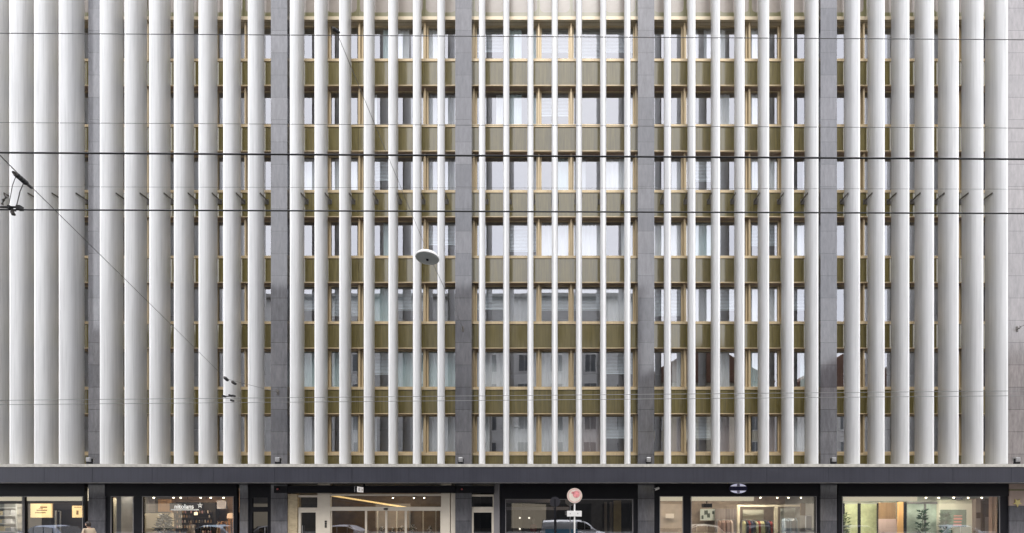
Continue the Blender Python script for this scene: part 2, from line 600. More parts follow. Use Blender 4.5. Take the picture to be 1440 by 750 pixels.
# what hangs in each storey: c = curtain, b = blind, o = open; chosen from the look of the photograph
HANG = ['c c c c c', 'c c b c c', 'b b c c b', 'c o c b c', 'o c o c c', 'c c o c o', 'o c c o c']
stuff_fr, stuff_pn = MB(), MB()
for bi, (x0, x1) in enumerate(BAYS):
    n = NMOD if bi else 6
    w = (x1 - x0) / n
    for si in range(7):
        za, zt = ZB[si] + 1.41, ZB[si + 1] - 0.0
        for k in range(n):
            xa, xb = x0 + k * w, x0 + (k + 1) * w
            last = k == n - 1
            if bi not in (2, 3, 4):
                frame_mb(xa, xb, za, zt, stuff_fr, last)
                pane_mb(xa, xb, za, zt, stuff_pn)
                continue
            o = obj('window', frame_mb(xa, xb, za, zt, MB(), last), M['gold'], bld, (xa, YG, za))
            obj('pane', pane_mb(xa, xb, za, zt, MB()), M['glass'], o, (xa, YG, za))
            kind = HANG[si].split()[(k * 2 + bi + si) % 5]
            if rnd.random() < 0.25:
                kind = rnd.choice('cob')
            a, b = xa + 0.12, xb - 0.12
            if kind == 'c':
                mb = MB()
                f = rnd.choice((0.3, 0.45, 0.45, 1.0, 0.6)) if si > 3 else rnd.choice((0.45, 0.6, 1.0, 1.0))
                if f == 1.0:
                    curtain_mb(a, b, za + 0.03, zt - 0.03, mb)
                else:
                    side = rnd.random()
                    if side < 0.7:
                        curtain_mb(a, a + (b - a) * f, za + 0.03, zt - 0.03, mb)
                    if side > 0.35:
                        curtain_mb(b - (b - a) * f * 0.7, b, za + 0.03, zt - 0.03, mb)
                ci = (0, 0, 1, 2)[rnd.randrange(4)] if si else rnd.choice((2, 3, 0))
                if si == 1:
                    ci = rnd.choice((0, 1, 1))
                obj('curtain', mb, CURT[ci], o, (xa, YG, za))
            elif kind == 'b':
                obj('blind', blind_mb(a, b, za + (zt - za) * rnd.choice((0.4, 0.42, 0.25)), zt - 0.04, MB()), BLIND, o, (xa, YG, za))
so = tag(obj('window', stuff_fr, M['gold'], bld), kind='stuff')
obj('pane', stuff_pn, M['glass'], so)

# fins: a hollow blade with a flat nose and bowed cheeks
FP = 1.22


def fin_profile():
    pts = []
    D = YB - YF
    N = 14
    hw = []
    for i in range(N + 1):
        t = i / N
        if t < 0.38:
            h = 0.032 + 0.120 * (1 - (1 - t / 0.38) ** 2)
        else:
            v = (1 - t) / 0.62
            h = 0.022 + 0.130 * (0.5 * v + 0.5 * (1 - (1 - v) ** 2))
        hw.append((t * D, h))
    for y, h in hw:
        pts.append((h, y))
    for y, h in reversed(hw):
        pts.append((-h, y))
    return pts


prof = fin_profile()
mb = MB()
mb.loft([[(x, y, 0) for x, y in prof], [(x, y, ZTOP + 0.8 - ZF0) for x, y in prof]])
fin_me = mesh_of('fin', mb, M['fin'], (0, 0, 0), smooth=50)
mb = MB()
zb0 = Z(284, YS) - ZF0
for s in (-1, 1):
    xa = s * 0.158
    mb.box(min(xa, xa + s * 0.03), max(xa, xa + s * 0.03), 0.60, YS - YF - 0.022, zb0 - 0.032, zb0 + 0.032)
mb.box(-0.20, 0.20, YS - YF - 0.02, YS - YF + 0.0, zb0 - 0.13, zb0 + 0.13)
bracket_me = mesh_of('bracket', mb, M['bracket'], (0, 0, 0))
fin_x = []
for i in range(-1, 5):
    c = (PIL[i] + PIL[i + 1]) / 2 if 0 <= i < 4 else (PIL[0] - 4.675 if i < 0 else PIL[4] + 4.7)
    for k in range(7):
        x = c + (k - 3) * FP
        if x > -30:
            fin_x.append(x)
for x in fin_x:
    f = share('fin', fin_me, bld, (x, YF, ZF0))
    share('bracket', bracket_me, f, (x, YF, ZF0))

# canopy
cn = obj('canopy', MB().box(XL, 30.5, 22.3, YSH + 0.3, CZ, 4.495), M['canopy'], bld, (0, 22.3, CZ))
seams = MB()
for px in (-10, 62, 130, 214, 300, 386, 495, 575, 652, 730, 815, 908, 990, 1078, 1165, 1250, 1340, 1422):
    x = X(px, 22.3)
    seams.box(x - 0.0035, x + 0.0035, 22.296, 22.3, CZ + 0.01, 4.49)
obj('seam', seams, M['black'], cn)
obj('canopy_ledge', MB().box(XL, 30.5, 22.27, YS - 0.002, 4.498, 4.64), M['lip'], cn, (0, 22.27, 4.498))
feet = MB()
for x in fin_x:
    feet.box(x - 0.11, x + 0.11, 22.4, 23.6, 4.64, 4.662)
obj('fin_foot', feet, M['bracket'], cn)
obj('soffit_strip', MB().box(XL, 30.5, 22.32, 22.5, CZ - 0.018, CZ), M['lip'], cn, (0, 22.3, CZ - 0.018))

# ------------------------------------------------------------------ ground floor
GZ0, GZT = 0.12, CZ
ceil_m = mat('shop_ceiling', (0.55, 0.50, 0.44), 0.7)
floor_m = mat('shop_floor', (0.22, 0.20, 0.18), 0.5)
obj('shop_ceiling', MB().box(XL, ENDX + 3.0, YSH + 0.25, 28.4, 3.55, CZ - 0.004), ceil_m, bld, (0, YP, 3.55))
obj('shop_floor', MB().box(XL, ENDX + 3.0, YP, 28.4, 0.0, 0.13), floor_m, bld, (0, YP, 0))


def shopfront(name, pa, pb, panes, top_py=698, fm='black', gm='shopglass', head_py=683, base=0.45):
    """black fascia, jambs and sill round one or more panes; px along the facade at the glass plane"""
    y0, y1 = YSH - 0.08, YSH + 0.06
    xa, xb = X(pa, YSH), X(pb, YSH)
    zt = Z(top_py, YSH)
    mb = MB()
    mb.box(xa, xb, y0 - 0.04, y1, zt, GZT - 0.002)
    mb.box(xa, xb, y0, y1, GZ0 + 0.012, base)
    edges = [xa]
    for a, b in panes:
        edges += [X(a, YSH), X(b, YSH)]
    edges.append(xb)
    for i in range(0, len(edges), 2):
        if edges[i + 1] - edges[i] > 0.01:
            mb.box(edges[i], edges[i + 1], y0, y1, base, zt)
    o = obj('shopfront', mb, M[fm], bld, (xa, YSH, GZ0), bevel=0.006)
    for i, (a, b) in enumerate(panes):
        ga, gb = X(a, YSH), X(b, YSH)
        obj('pane', MB().quad((ga - 0.01, YSH, base - 0.01), (gb + 0.01, YSH, base - 0.01), (gb + 0.01, YSH, zt + 0.01), (ga - 0.01, YSH, zt + 0.01)),
            M[gm], o, (ga, YSH, base))
        fr = MB()
        t = 0.035
        fr.box(ga, ga + t, y0 - 0.01, y0 - 0.002, base, zt).box(gb - t, gb, y0 - 0.01, y0 - 0.002, base, zt)
        fr.box(ga + t, gb - t, y0 - 0.01, y0 - 0.002, zt - t, zt)
        obj('bead', fr, M['greyfr'] if fm == 'black' else M['steel'], o, (ga, YSH, base))
    return o


shopfront('bakery', -140, 122, [(-120, 34.5), (36, 119)])
shopfront('cosmetics', 146.5, 335, [(158, 190), (202, 330)])
shopfront('dark', 703.5, 896, [(711, 890)], top_py=702)
shopfront('cars', 917.5, 1155, [(927, 960), (971, 1147)])
shopfront('lounge', 1177, 1417, [(1183, 1404)], top_py=698)

# secondary posts and the recessed doors
obj('pillar', MB().box(X(336, YP), X(347.5, YP), YP + 0.05, YSH + 0.12, GZ0, GZT), M['stone'], bld, (X(336, YP), YP, GZ0))
obj('post', MB().box(X(695, YSH), X(703, YSH), YSH - 0.12, YSH + 0.1, GZ0, GZT - 0.004), M['greyfr'], bld, (X(695, YSH), YSH, GZ0))
dk = MB()
xa, xb = X(347.5, YSH), X(384, YSH)
dk.box(xa, xb, YSH - 0.05, YSH + 0.05, Z(700, YSH), GZT - 0.004).box(xa, xa + 0.3, YSH - 0.05, YSH + 0.05, GZ0, Z(700, YSH))
dk.box(xb - 0.25, xb + 0.6, YSH - 0.05, YSH + 0.05, GZ0, Z(700, YSH)).box(xa + 0.3, xb - 0.25, YSH - 0.05, YSH + 0.05, Z(720, YSH), Z(713, YSH))
so = obj('service_entrance', dk, M['black'], bld, (xa, YSH, GZ0))
dr = obj('door', MB().quad((xa + 0.3, YSH, GZ0), (xb - 0.25, YSH, GZ0), (xb - 0.25, YSH, Z(700, YSH)), (xa + 0.3, YSH, Z(700, YSH))), M['darkglass'], so, (xa, YSH, GZ0))
obj('handle', MB().tube([(xb - 0.36, YSH - 0.09, 0.9), (xb - 0.36, YSH - 0.09, 1.5)], 0.015), M['steel'], dr)

# entrance in the bay left of the middle: dark beam over cream posts, transom and sliding doors
ent = obj('entrance', MB().box(X(405.5, 23.25), X(640.5, 23.25), 23.2, 23.36, Z(693.5, 23.2), Z(683.5, 23.2)).box(X(386, 23.25), X(405, 23.25), 23.2, 23.297, Z(693.5, 23.2), Z(683.5, 23.2)).box(X(641, 23.25), X(695, 23.25), 23.2, 23.297, Z(693.5, 23.2), Z(683.5, 23.2)), M['black'], bld, (X(405, 23.25), 23.25, GZ0))
ps = MB()
ps.box(X(447, YSH), X(465, YSH), YSH - 0.05, YSH + 0.12, GZ0, GZT - 0.004)
ps.box(X(620.5, YSH), X(633, YSH), YSH - 0.05, YSH + 0.12, GZ0, GZT - 0.004)
ps.box(X(634, YSH), X(641, YSH), YSH - 0.02, YSH + 0.12, GZ0, GZT - 0.004)
ps.box(X(465, YSH), X(620.5, YSH), YSH - 0.04, YSH + 0.1, Z(718.5, YSH), Z(713, YSH))
ps.box(X(420, YSH), X(447, YSH), YSH - 0.04, YSH + 0.1, Z(721, YSH), Z(714, YSH))
ps.box(X(420, YSH), X(423.5, YSH), YSH - 0.04, YSH + 0.1, GZ0, Z(721, YSH))
ps.box(X(444.5, YSH), X(447, YSH), YSH - 0.04, YSH + 0.1, GZ0, Z(721, YSH))
ps.box(X(420, YSH), X(447, YSH), YSH - 0.04, YSH + 0.1, Z(699.5, YSH), Z(696.5, YSH))
ps.box(X(465, YSH), X(620.5, YSH), YSH - 0.04, YSH + 0.1, Z(697.5, YSH), Z(694.6, YSH))
obj('cream_frame', ps, M['cream'], ent, (X(447, YSH), YSH, GZ0), bevel=0.008)
obj('transom_pane', MB().quad((X(465, YSH), YSH + 0.03, Z(713, YSH)), (X(620.5, YSH), YSH + 0.03, Z(713, YSH)), (X(620.5, YSH), YSH + 0.03, Z(697.5, YSH)), (X(465, YSH), YSH + 0.03, Z(697.5, YSH))),
    M['shopglass'], ent)
obj('transom_pane', MB().quad((X(423, YSH), YSH + 0.03, Z(714, YSH)), (X(447, YSH), YSH + 0.03, Z(714, YSH)), (X(447, YSH), YSH + 0.03, Z(699.5, YSH)), (X(423, YSH), YSH + 0.03, Z(699.5, YSH))),
    M['darkglass'], ent)
cuts = [465, 514.5, 543, 570.5, 620.5]
for i in range(4):
    a, b = X(cuts[i], YSH), X(cuts[i + 1], YSH)
    zt = Z(718.5, YSH)
    d = obj('sliding_door', MB().box(a + 0.006, a + 0.05, YSH, YSH + 0.05, GZ0 + 0.02, zt).box(b - 0.05, b - 0.006, YSH, YSH + 0.05, GZ0 + 0.02, zt)
            .box(a + 0.05, b - 0.05, YSH, YSH + 0.05, GZ0 + 0.02, GZ0 + 0.1), M['cream'], ent, (a, YSH, GZ0))
    obj('pane', MB().quad((a + 0.04, YSH + 0.025, GZ0 + 0.1), (b - 0.04, YSH + 0.025, GZ0 + 0.1), (b - 0.04, YSH + 0.025, zt), (a + 0.04, YSH + 0.025, zt)), M['shopglass'], d, (a, YSH, GZ0))
a, b = X(423.5, YSH), X(444.5, YSH)
d = obj('side_door', MB().quad((a, YSH + 0.02, GZ0), (b, YSH + 0.02, GZ0), (b, YSH + 0.02, Z(721, YSH)), (a, YSH + 0.02, Z(721, YSH))), M['darkglass'], ent, (a, YSH, GZ0))
obj('handle', MB().tube([(a + 0.1, YSH - 0.06, 1.0), (a + 0.1, YSH - 0.06, 1.6)], 0.014), M['steel'], d)
obj('sensor', MB().box(X(540.5, YSH), X(546, YSH), YSH - 0.1, YSH - 0.042, Z(717, YSH), Z(715, YSH)), M['black'], ent, (X(543, YSH), YSH, 2.5))
kp = MB()
for k in range(4):
    kp.box(X(457.5, YSH), X(460.3, YSH), YSH - 0.07, YSH - 0.052, Z(742 - k * 2.6, YSH), Z(740.2 - k * 2.6, YSH))
obj('intercom', kp, M['black'], ent, (X(458, YSH), YSH, 1.6))
obj('gold_cladding', MB().box(X(405, YSH), X(419.5, YSH), YSH - 0.1, YSH + 0.1, GZ0, Z(695, YSH)), mat('travertine', (0.42, 0.34, 0.22), 0.5, noise=0.25, nscale=4, stretch=(1, 1, 3)), ent, (X(405, YSH), YSH, GZ0))
# door between the middle pillar and the grey post
wd = MB()
a, b = X(661, YSH), X(695, YSH)
wd.box(a, b, YSH - 0.04, YSH + 0.06, Z(698.5, YSH), Z(695.5, YSH)).box(a, b, YSH - 0.04, YSH + 0.06, Z(721, YSH), Z(713, YSH))
wd.box(X(663, YSH), X(666, YSH), YSH - 0.04, YSH + 0.06, GZ0, Z(721, YSH)).box(X(691.5, YSH), b, YSH - 0.04, YSH + 0.06, GZ0, Z(721, YSH))
wd.box(X(693, YSH), b, YSH - 0.04, YSH + 0.06, Z(713, YSH), Z(698.5, YSH))
so = obj('cream_doorway', wd, M['cream'], bld, (a, YSH, GZ0), bevel=0.008)
obj('pane', MB().quad((a, YSH + 0.02, GZ0), (b, YSH + 0.02, GZ0), (b, YSH + 0.02, Z(698.5, YSH)), (a, YSH + 0.02, Z(698.5, YSH))), M['darkglass'], so, (a, YSH, GZ0))

# ------------------------------------------------------------------ shop interiors
def wall(name, pa, pb, y, ta, tb, m, parent=bld):
    return obj(name, MB().box(X(pa, y), X(pb, y), y, y + 0.08, Z(tb, y), Z(ta, y)), m, parent, (X(pa, y), y, Z(tb, y)))


def pmat(name, c, r=0.6, **k):
    return mat(name, c, r, **k)


YI = 27.6
ZFL = 850
obj('shop_back_wall', MB().box(XL, X(133, YI), YI, YI + 0.1, GZ0, 3.55), pmat('shop_wall_dark', (0.035, 0.028, 0.035)), bld)
obj('shop_back_wall', MB().box(X(150, YI), X(352, YI), YI, YI + 0.1, GZ0, 3.55), pmat('shop_wall_warm', (0.50, 0.32, 0.22), noise=0.12), bld)
obj('shop_back_wall', MB().box(X(405, YI), X(640, YI), YI, YI + 0.1, GZ0, 3.55), pmat('lobby_wall', (0.26, 0.19, 0.13), noise=0.2), bld)
obj('shop_back_wall', MB().box(X(668, YI), X(896, YI), YI, YI + 0.1, GZ0, 3.55), pmat('shop_wall_black', (0.03, 0.027, 0.027), noise=0.3), bld)
obj('shop_back_wall', MB().box(X(906, YI), X(1118, YI), YI, YI + 0.1, GZ0, 3.55), pmat('shop_wall_taupe', (0.42, 0.33, 0.27), noise=0.15), bld)
obj('shop_back_wall', MB().box(X(1130, YI), 25.7, YI, YI + 0.1, GZ0, 3.55).box(25.7, 25.8, YSH + 0.3, YI, GZ0, 3.55), pmat('shop_wall_pale', (0.60, 0.62, 0.54), noise=0.12), bld)


def lightbox(name, pa, pb, y, ta, tb, col, e, label, cat, group=None, depth=0.08):
    m = mat('lit_' + name, col, 0.6, emit=col, estr=e)
    o = obj(name, MB().box(X(pa, y), X(pb, y), y - depth, y, Z(tb, y), Z(ta, y)), m, None, (X((pa + pb) / 2, y), y, Z(tb, y)))
    return tag(o, label, cat, group)


def ceiling_lamp(x, y, w, d, col, e, label):
    t = empty('ceiling_lamp', (x, y, 3.55))
    tag(t, label, 'ceiling light', 'ceiling lamps inside the shops')
    obj('housing', MB().box(x - w / 2, x + w / 2, y - d / 2, y + d / 2, 3.48, 3.548), M['white'], t)
    obj('diffuser', MB().box(x - w / 2 + 0.02, x + w / 2 - 0.02, y - d / 2 + 0.02, y + d / 2 - 0.02, 3.462, 3.48), mat('lamp_diffuser', col, 0.5, emit=col, estr=e), t)


WARM = (1.0, 0.80, 0.56)
NEUT = (1.0, 0.93, 0.80)
for px, lab, e, c in ((20, 'long ceiling lamp over the pale shelves of the far left shop', 14, NEUT), (85, 'long ceiling lamp over the lit menu boards', 7, WARM),
                      (174, 'ceiling lamp inside the glass door beside the far left shop', 8, NEUT), (265, 'ceiling lamp above the black display wall', 20, WARM),
                      (545, 'ceiling lamp in the lobby behind the sliding doors', 14, WARM), (800, 'dim ceiling lamp in the dark shop behind the round sign', 1.6, WARM),
                      (945, 'ceiling lamp behind the narrow window left of the car showroom', 20, NEUT), (1060, 'ceiling lamp in the car showroom', 22, NEUT),
                      (1240, 'ceiling lamp above the left half of the lounge shop', 28, NEUT), (1340, 'ceiling lamp above the right half of the lounge shop', 28, NEUT)):
    ceiling_lamp(X(px, 24.9), 24.9, 2.6 if c is NEUT else 2.2, 0.4, c, e * 1.35, lab)

# little spot lamps hanging in rows under the shop ceilings
spot_h = mesh_of('housing', MB().tube([(0, 0, 0), (0, 0, 0.32)], 0.008, 6).tube([(0, 0, 0), (0, -0.02, -0.13)], 0.045, 10), M['black'], (0, 0, 0))
spot_l = mesh_of('bulb', MB().lathe((0, -0.022, -0.16), [(0.012, -0.03), (0.04, -0.01), (0.042, 0.015), (0.02, 0.028)], 10), mat('spot_bulb', (1, 0.85, 0.6), 0.5, emit=(1.0, 0.84, 0.58), estr=9.0), (0, 0, 0))
for pa, pb, n, yy, lab in ((212, 326, 6, 25.0, 'small warm spot lamp over the second shop'),
                           (540, 612, 3, 25.4, 'small warm spot lamp in the entrance lobby'),
                           (1064, 1140, 4, 25.0, 'small warm spot lamp in the showroom'), (1296, 1392, 5, 25.0, 'small warm spot lamp in the lounge shop')):
    for k in range(n):
        xx = X(pa + (pb - pa) * (k + 0.5 + rnd.uniform(-0.3, 0.3)) / n, yy)
        t = tag(empty('spot_lamp', (xx, yy, 3.23)), lab, 'lamp', lab.replace('small warm spot lamp', 'spot lamps'))
        share('housing', spot_h, t, (xx, yy, 3.23))
        share('bulb', spot_l, t, (xx, yy, 3.23))

# bulkheads behind the glass; their paint glows to stand in for lamplight on them
for pa, pb, lab in ((-20, 34, 'pale glowing bulkhead along the window top over the grey shelves'), (37, 118, 'pale glowing bulkhead along the window top over the menu boards'),
                    (926, 960, 'pale glowing bulkhead along the top of the narrow showroom window'), (972, 1060, 'pale glowing bulkhead along the top of the wide showroom window'),
                    (1184, 1290, 'pale glowing bulkhead along the top of the lounge window')):
    y = YSH + 0.9
    o = obj('bulkhead', MB().box(X(pa, y), X(pb, y), y, y + 0.25, Z(704.5, y), 3.55), pmat('bulkhead_glow', (0.78, 0.70, 0.56), emit=(1.0, 0.88, 0.66), estr=0.42), None, (X(pa, y), y, 3.1))
    tag(o, lab, 'bulkhead', 'bulkheads behind the shop windows')

# far left shop
y = 26.2
sh = empty('shelf_unit', (X(10, y), y, GZ0))
tag(sh, 'grey shelf unit with pale goods at the far left window', 'shelf')
fr = MB()
x0, x1 = X(-40, y), X(36, y)
for zz in (0.7, 1.15, 1.6, 2.05, 2.5):
    fr.box(x0, x1, y - 0.4, y, zz, zz + 0.06)
for xx in (x0, (x0 + x1) / 2, x1 - 0.08):
    fr.box(xx, xx + 0.08, y - 0.42, y, GZ0, 2.75)
obj('shelf_frame', fr, pmat('shelf_grey', (0.55, 0.57, 0.58)), sh)
obj('shelf_back', MB().box(x0, x1, y + 0.004, y + 0.03, GZ0, 2.75), pmat('shelf_back', (0.24, 0.27, 0.27)), sh)
gd = [pmat('goods_' + n, c) for n, c in (('cream', (0.66, 0.58, 0.40)), ('grey', (0.4, 0.42, 0.43)), ('white', (0.75, 0.76, 0.8)), ('green', (0.22, 0.28, 0.2)))]
k = 0
for zz in (0.76, 1.21, 1.66, 2.11):
    xx = x0 + 0.15
    while xx < x1 - 0.4:
        wv = rnd.uniform(0.18, 0.42)
        hv = rnd.uniform(0.14, 0.32)
        if abs(xx + wv / 2 - (x0 + x1) / 2) > 0.3:
            tag(obj('box', MB().box(xx, xx + wv, y - 0.34, y - 0.06, zz, zz + hv), gd[k % 4], None, (xx, y, zz), bevel=0.008),
                'small carton among the goods on the grey shelf unit', 'box', 'goods on the grey shelves')
        xx += wv + rnd.uniform(0.03, 0.1)
        k += 1
# two lit boards
def menu_board(pa, pb, ta, tb, label, bars):
    y = 26.6
    t = empty('menu_board', (X((pa + pb) / 2, y), y, Z(tb, y)))
    tag(t, label, 'menu board', 'lit boards in the far left shop')
    obj('panel', MB().box(X(pa, y), X(pb, y), y - 0.06, y, Z(tb, y), Z(ta, y)), mat('board_cream', (0.9, 0.66, 0.36), 0.6, emit=(0.95, 0.66, 0.33), estr=0.42), t)
    obj('frame', MB().box(X(pa - 0.8, y), X(pb + 0.8, y), y + 0.002, y + 0.04, Z(tb + 0.8, y), Z(ta - 0.8, y)), pmat('board_frame', (0.12, 0.07, 0.04)), t)
    mb = MB()
    for a, b, c, d in bars:
        mb.box(X(a, y), X(b, y), y - 0.066, y - 0.061, Z(d, y), Z(c, y))
    obj('lettering', mb, pmat('board_ink', (0.30, 0.17, 0.07)), t)


menu_board(44.5, 74, 708.5, 728, 'wide lit cream board with brown lines of writing in the far left shop', [(58, 68, 712.5, 714.5), (53, 68, 717, 718.6), (51, 66, 720.5, 722), (56, 62, 715, 716)])
menu_board(103, 118.8, 711.5, 728, 'small lit cream board near the right edge of the far left shop', [(106, 116, 713, 714), (109, 112, 718, 724)])
t = empty('tap_column', (X(79, 26), 26, GZ0))
tag(t, 'grey metal column with a pipe between the two lit boards', 'column')
mb = MB().tube([(X(78.5, 26), 26, GZ0), (X(78.5, 26), 26, Z(718, 26))], 0.045).tube([(X(85, 26), 26, GZ0), (X(85, 26), 26, Z(719, 26)), (X(82, 26), 26, Z(719, 26))], 0.03)
obj('pipe', mb, M['steel'], t, smooth=True)
obj('base', MB().lathe((X(78.5, 26), 26, GZ0 + 0.012), [(0.16, 0), (0.16, 0.03), (0.05, 0.06)]), M['steel'], t)

# second shop
y = 25.2
tag(wall('cream_screen', 158, 172, y, 701, ZFL, pmat('cream_screen', (0.72, 0.62, 0.46), emit=None), None), 'cream upright screen inside the narrow glass door', 'screen')
for k, (ta, tb) in enumerate(((704, 707), (711, 714.5), (733, 734.2))):
    tag(obj('rail', MB().box(X(172.5, y + 0.4), X(192, y + 0.4), y + 0.4, y + 0.5, Z(tb, y + 0.4), Z(ta, y + 0.4)), pmat('rail_grey', (0.32, 0.31, 0.34)), None, (X(173, y), y, Z(tb, y))),
        ('topmost grey rail behind the narrow glass door', 'middle grey rail behind the narrow glass door', 'lowest thin rail behind the narrow glass door')[k], 'rail')
tag(wall('blue_poster', 176, 189, 26.3, 718, 732, pmat('blue_poster', (0.05, 0.05, 0.16)), None), 'dark blue poster behind the narrow glass door', 'poster')
y = 25.6
tag(wall('cream_partition', 203.5, 243, y, 722, ZFL, pmat('cream_partition', (0.66, 0.56, 0.40)), None), 'low cream partition behind the potted plant', 'partition')
tag(wall('grey_slatted_board', 204.5, 217.5, y + 0.5, 701, 720, pmat('slat_panel', (0.22, 0.19, 0.18), noise=0.35, nscale=3, stretch=(0.1, 1, 8)), None), 'grey slatted panel above the cream partition', 'panel')
tag(wall('wood_board', 222, 242, y + 0.7, 702, 720, pmat('wood_panel', (0.42, 0.22, 0.09), noise=0.3, nscale=4, stretch=(6, 1, 0.3)), None), 'orange brown wood panel above the plant', 'panel')
# potted plants
def potted(px, y, r, z0, z1, n, label, leaf, bloom=0.2):
    cx, cy = X(px, y), y
    pl = tag(empty('potted_plant', (cx, cy, GZ0 + 0.012)), label, 'plant')
    obj('pot', MB().lathe((cx, cy, GZ0 + 0.012), [(0.16, 0), (0.22, 0.5), (0.24, 0.55), (0.2, 0.55)]), bpy.data.materials.get('pot_grey') or pmat('pot_grey', (0.2, 0.2, 0.2)), pl, smooth=True)
    lv, bl = MB(), MB()
    for k in range(n):
        a = rnd.uniform(0, 6.28)
        rr = r * rnd.random() ** 0.5
        h = rnd.uniform(z0, z1)
        rr *= 1.15 - abs(h - (z0 + z1) / 2) / (z1 - z0) * 1.2
        c = Vector((cx + rr * math.cos(a), cy + rr * math.sin(a) * 0.7, h))
        d = Vector((math.cos(a), math.sin(a) * 0.6, rnd.uniform(-0.3, 0.8))).normalized() * rnd.uniform(0.11, 0.26)
        sd = d.cross(Vector((rnd.uniform(-1, 1), rnd.uniform(-1, 1), rnd.uniform(-1, 1)))).normalized() * 0.055
        (bl if rnd.random() < bloom else lv).quad(c - d * 0.3, c + sd, c + d, c - sd)
    obj('foliage', lv, pmat('leaf', leaf), pl)
    if bloom:
        obj('blooms', bl, pmat('bloom_white', (0.6, 0.62, 0.66)), pl)
    obj('stem', MB().tube([(cx, cy, 0.6), (cx + 0.03, cy, (z0 + z1) / 2), (cx - 0.02, cy, z1 - 0.1)], [0.02, 0.015, 0.006], 6), pmat('stem_brown', (0.08, 0.06, 0.04)), pl)


potted(231, 25.0, 0.36, 0.62, 2.15, 420, 'dark leafy plant with white blooms in front of the cream partition', (0.035, 0.05, 0.045))
potted(1297, 26.2, 0.27, 0.7, 2.4, 150, 'slim dark green plant in front of the pale green partition of the lounge shop', (0.03, 0.07, 0.045), 0)
potted(1329.5, 26.1, 0.26, 0.7, 2.25, 240, 'dark green plant at the left of the green kiosk opening', (0.02, 0.09, 0.05), 0)
potted(1189, 25.8, 0.24, 0.7, 2.2, 110, 'feathery plant at the left edge of the lounge window', (0.12, 0.17, 0.06), 0)
# black display wall with lettering
y = 26.4
dw = empty('display_wall', (X(275, y), y, GZ0))
tag(dw, 'black shelved display wall under a lettered header in the second shop', 'display')
obj('carcass', MB().box(X(247, y), X(303, y), y, y + 0.3, GZ0 + 0.012, Z(706.5, y)), pmat('display_black', (0.018, 0.012, 0.010)), dw)
hd = obj('header', MB().box(X(241, y), X(286, y), y - 0.12, y - 0.003, Z(718, y), Z(707.5, y)), pmat('header_black', (0.02, 0.02, 0.028)), dw)
obj('light_rail', MB().box(X(243, y), X(282, y), y - 0.13, y - 0.122, Z(718, y), Z(716.2, y)), mat('header_light', (0.4, 0.42, 0.45), 0.5, emit=(0.5, 0.55, 0.62), estr=0.35), hd)
txt = bpy.data.curves.new('lettering', 'FONT')
txt.body = 'nitolans'
txt.size = 0.36
txt.extrude = 0.006
txt.materials.append(mat('letter_white', (0.8, 0.84, 0.9), 0.5, emit=(0.8, 0.86, 0.95), estr=0.35))
to = bpy.data.objects.new('lettering', txt)
link(to, hd, (X(247.8, y), y - 0.135, Z(715.4, y)))
to.rotation_euler = (R(90), 0, 0)
txt.offset = 0.006
star = MB()
scx, scz = X(283.8, y), Z(711, y)
for k in range(5):
    a = k * 2 * math.pi / 5 + 0.3
    star.prism([(scx + 0.05 * math.cos(a - 0.6), scz + 0.05 * math.sin(a - 0.6)), (scx + 0.17 * math.cos(a), scz + 0.17 * math.sin(a)), (scx + 0.05 * math.cos(a + 0.6), scz + 0.05 * math.sin(a + 0.6))], y - 0.14, y - 0.125)
obj('flower_mark', star, bpy.data.materials['letter_white'], hd)
sl = MB()
for zz in (0.75, 1.05, 1.35, 1.65, 1.95, 2.2):
    sl.box(X(249, y), X(300, y), y - 0.2, y - 0.002, zz, zz + 0.02)
obj('shelf', sl, pmat('display_shelf', (0.05, 0.035, 0.025)), dw)
bcol = [pmat('bottle_' + n, c, 0.3) for n, c in (('amber', (0.28, 0.15, 0.06)), ('pale', (0.5, 0.42, 0.35)), ('dark', (0.06, 0.04, 0.04)), ('rose', (0.4, 0.2, 0.2)))]
bm_ = [mesh_of('bottle', MB().lathe((0, 0, 0), [(0.03, 0), (0.035, 0.01), (0.035, 0.11), (0.014, 0.135), (0.014, 0.17)], 10), m, (0, 0, 0), smooth=True) for m in bcol]
for zz in (1.07, 1.37, 1.67, 1.97, 2.22):
    xx = X(250, y) + 0.05
    while xx < X(300, y) - 0.05:
        if rnd.random() < 0.75:
            tag(share('bottle', bm_[rnd.randrange(4)], None, (xx, y - 0.1, zz)), 'small bottle standing on the black display wall', 'bottle', 'bottles on the black display wall')
        xx += rnd.uniform(0.12, 0.2)
lightbox('lit_card', 273, 278, y - 0.21, 720.5, 724.5, (1.0, 0.82, 0.55), 0.9, 'small glowing card on the upper shelf of the black display wall', 'card', depth=0.01)
for px in (264, 290):
    tag(obj('ceiling_rod', MB().tube([(X(px, 25.4), 25.4, 3.55), (X(px, 25.4), 25.4, 3.0)], 0.012), M['black'], None, (X(px, 25.4), 25.4, 3.0)),
        'thin black rod hanging from the ceiling ' + ('left of' if px < 280 else 'above') + ' the flower mark', 'rod')
y = 26.0
tag(wall('pale_display', 305, 318, y, 704, 716, pmat('pale_display', (0.45, 0.42, 0.46)), None), 'pale grey hanging display right of the black display wall', 'display')
lp = empty('table_lamp', (X(323, 25.2), 25.2, 1.2))
tag(lp, 'lamp with a glowing peach shade at the right of the second shop', 'lamp')
obj('shade', MB().lathe((X(325, 25.2), 25.2, Z(729, 25.2)), [(0.2, 0), (0.16, 0.26), (0.02, 0.3)]), mat('peach_shade', (0.9, 0.6, 0.4), 0.7, emit=(1.0, 0.62, 0.36), estr=0.7), lp, smooth=True)
obj('stem', MB().tube([(X(325, 25.2), 25.2, GZ0 + 0.02), (X(325, 25.2), 25.2, Z(728, 25.2))], 0.02), M['steel'], lp)
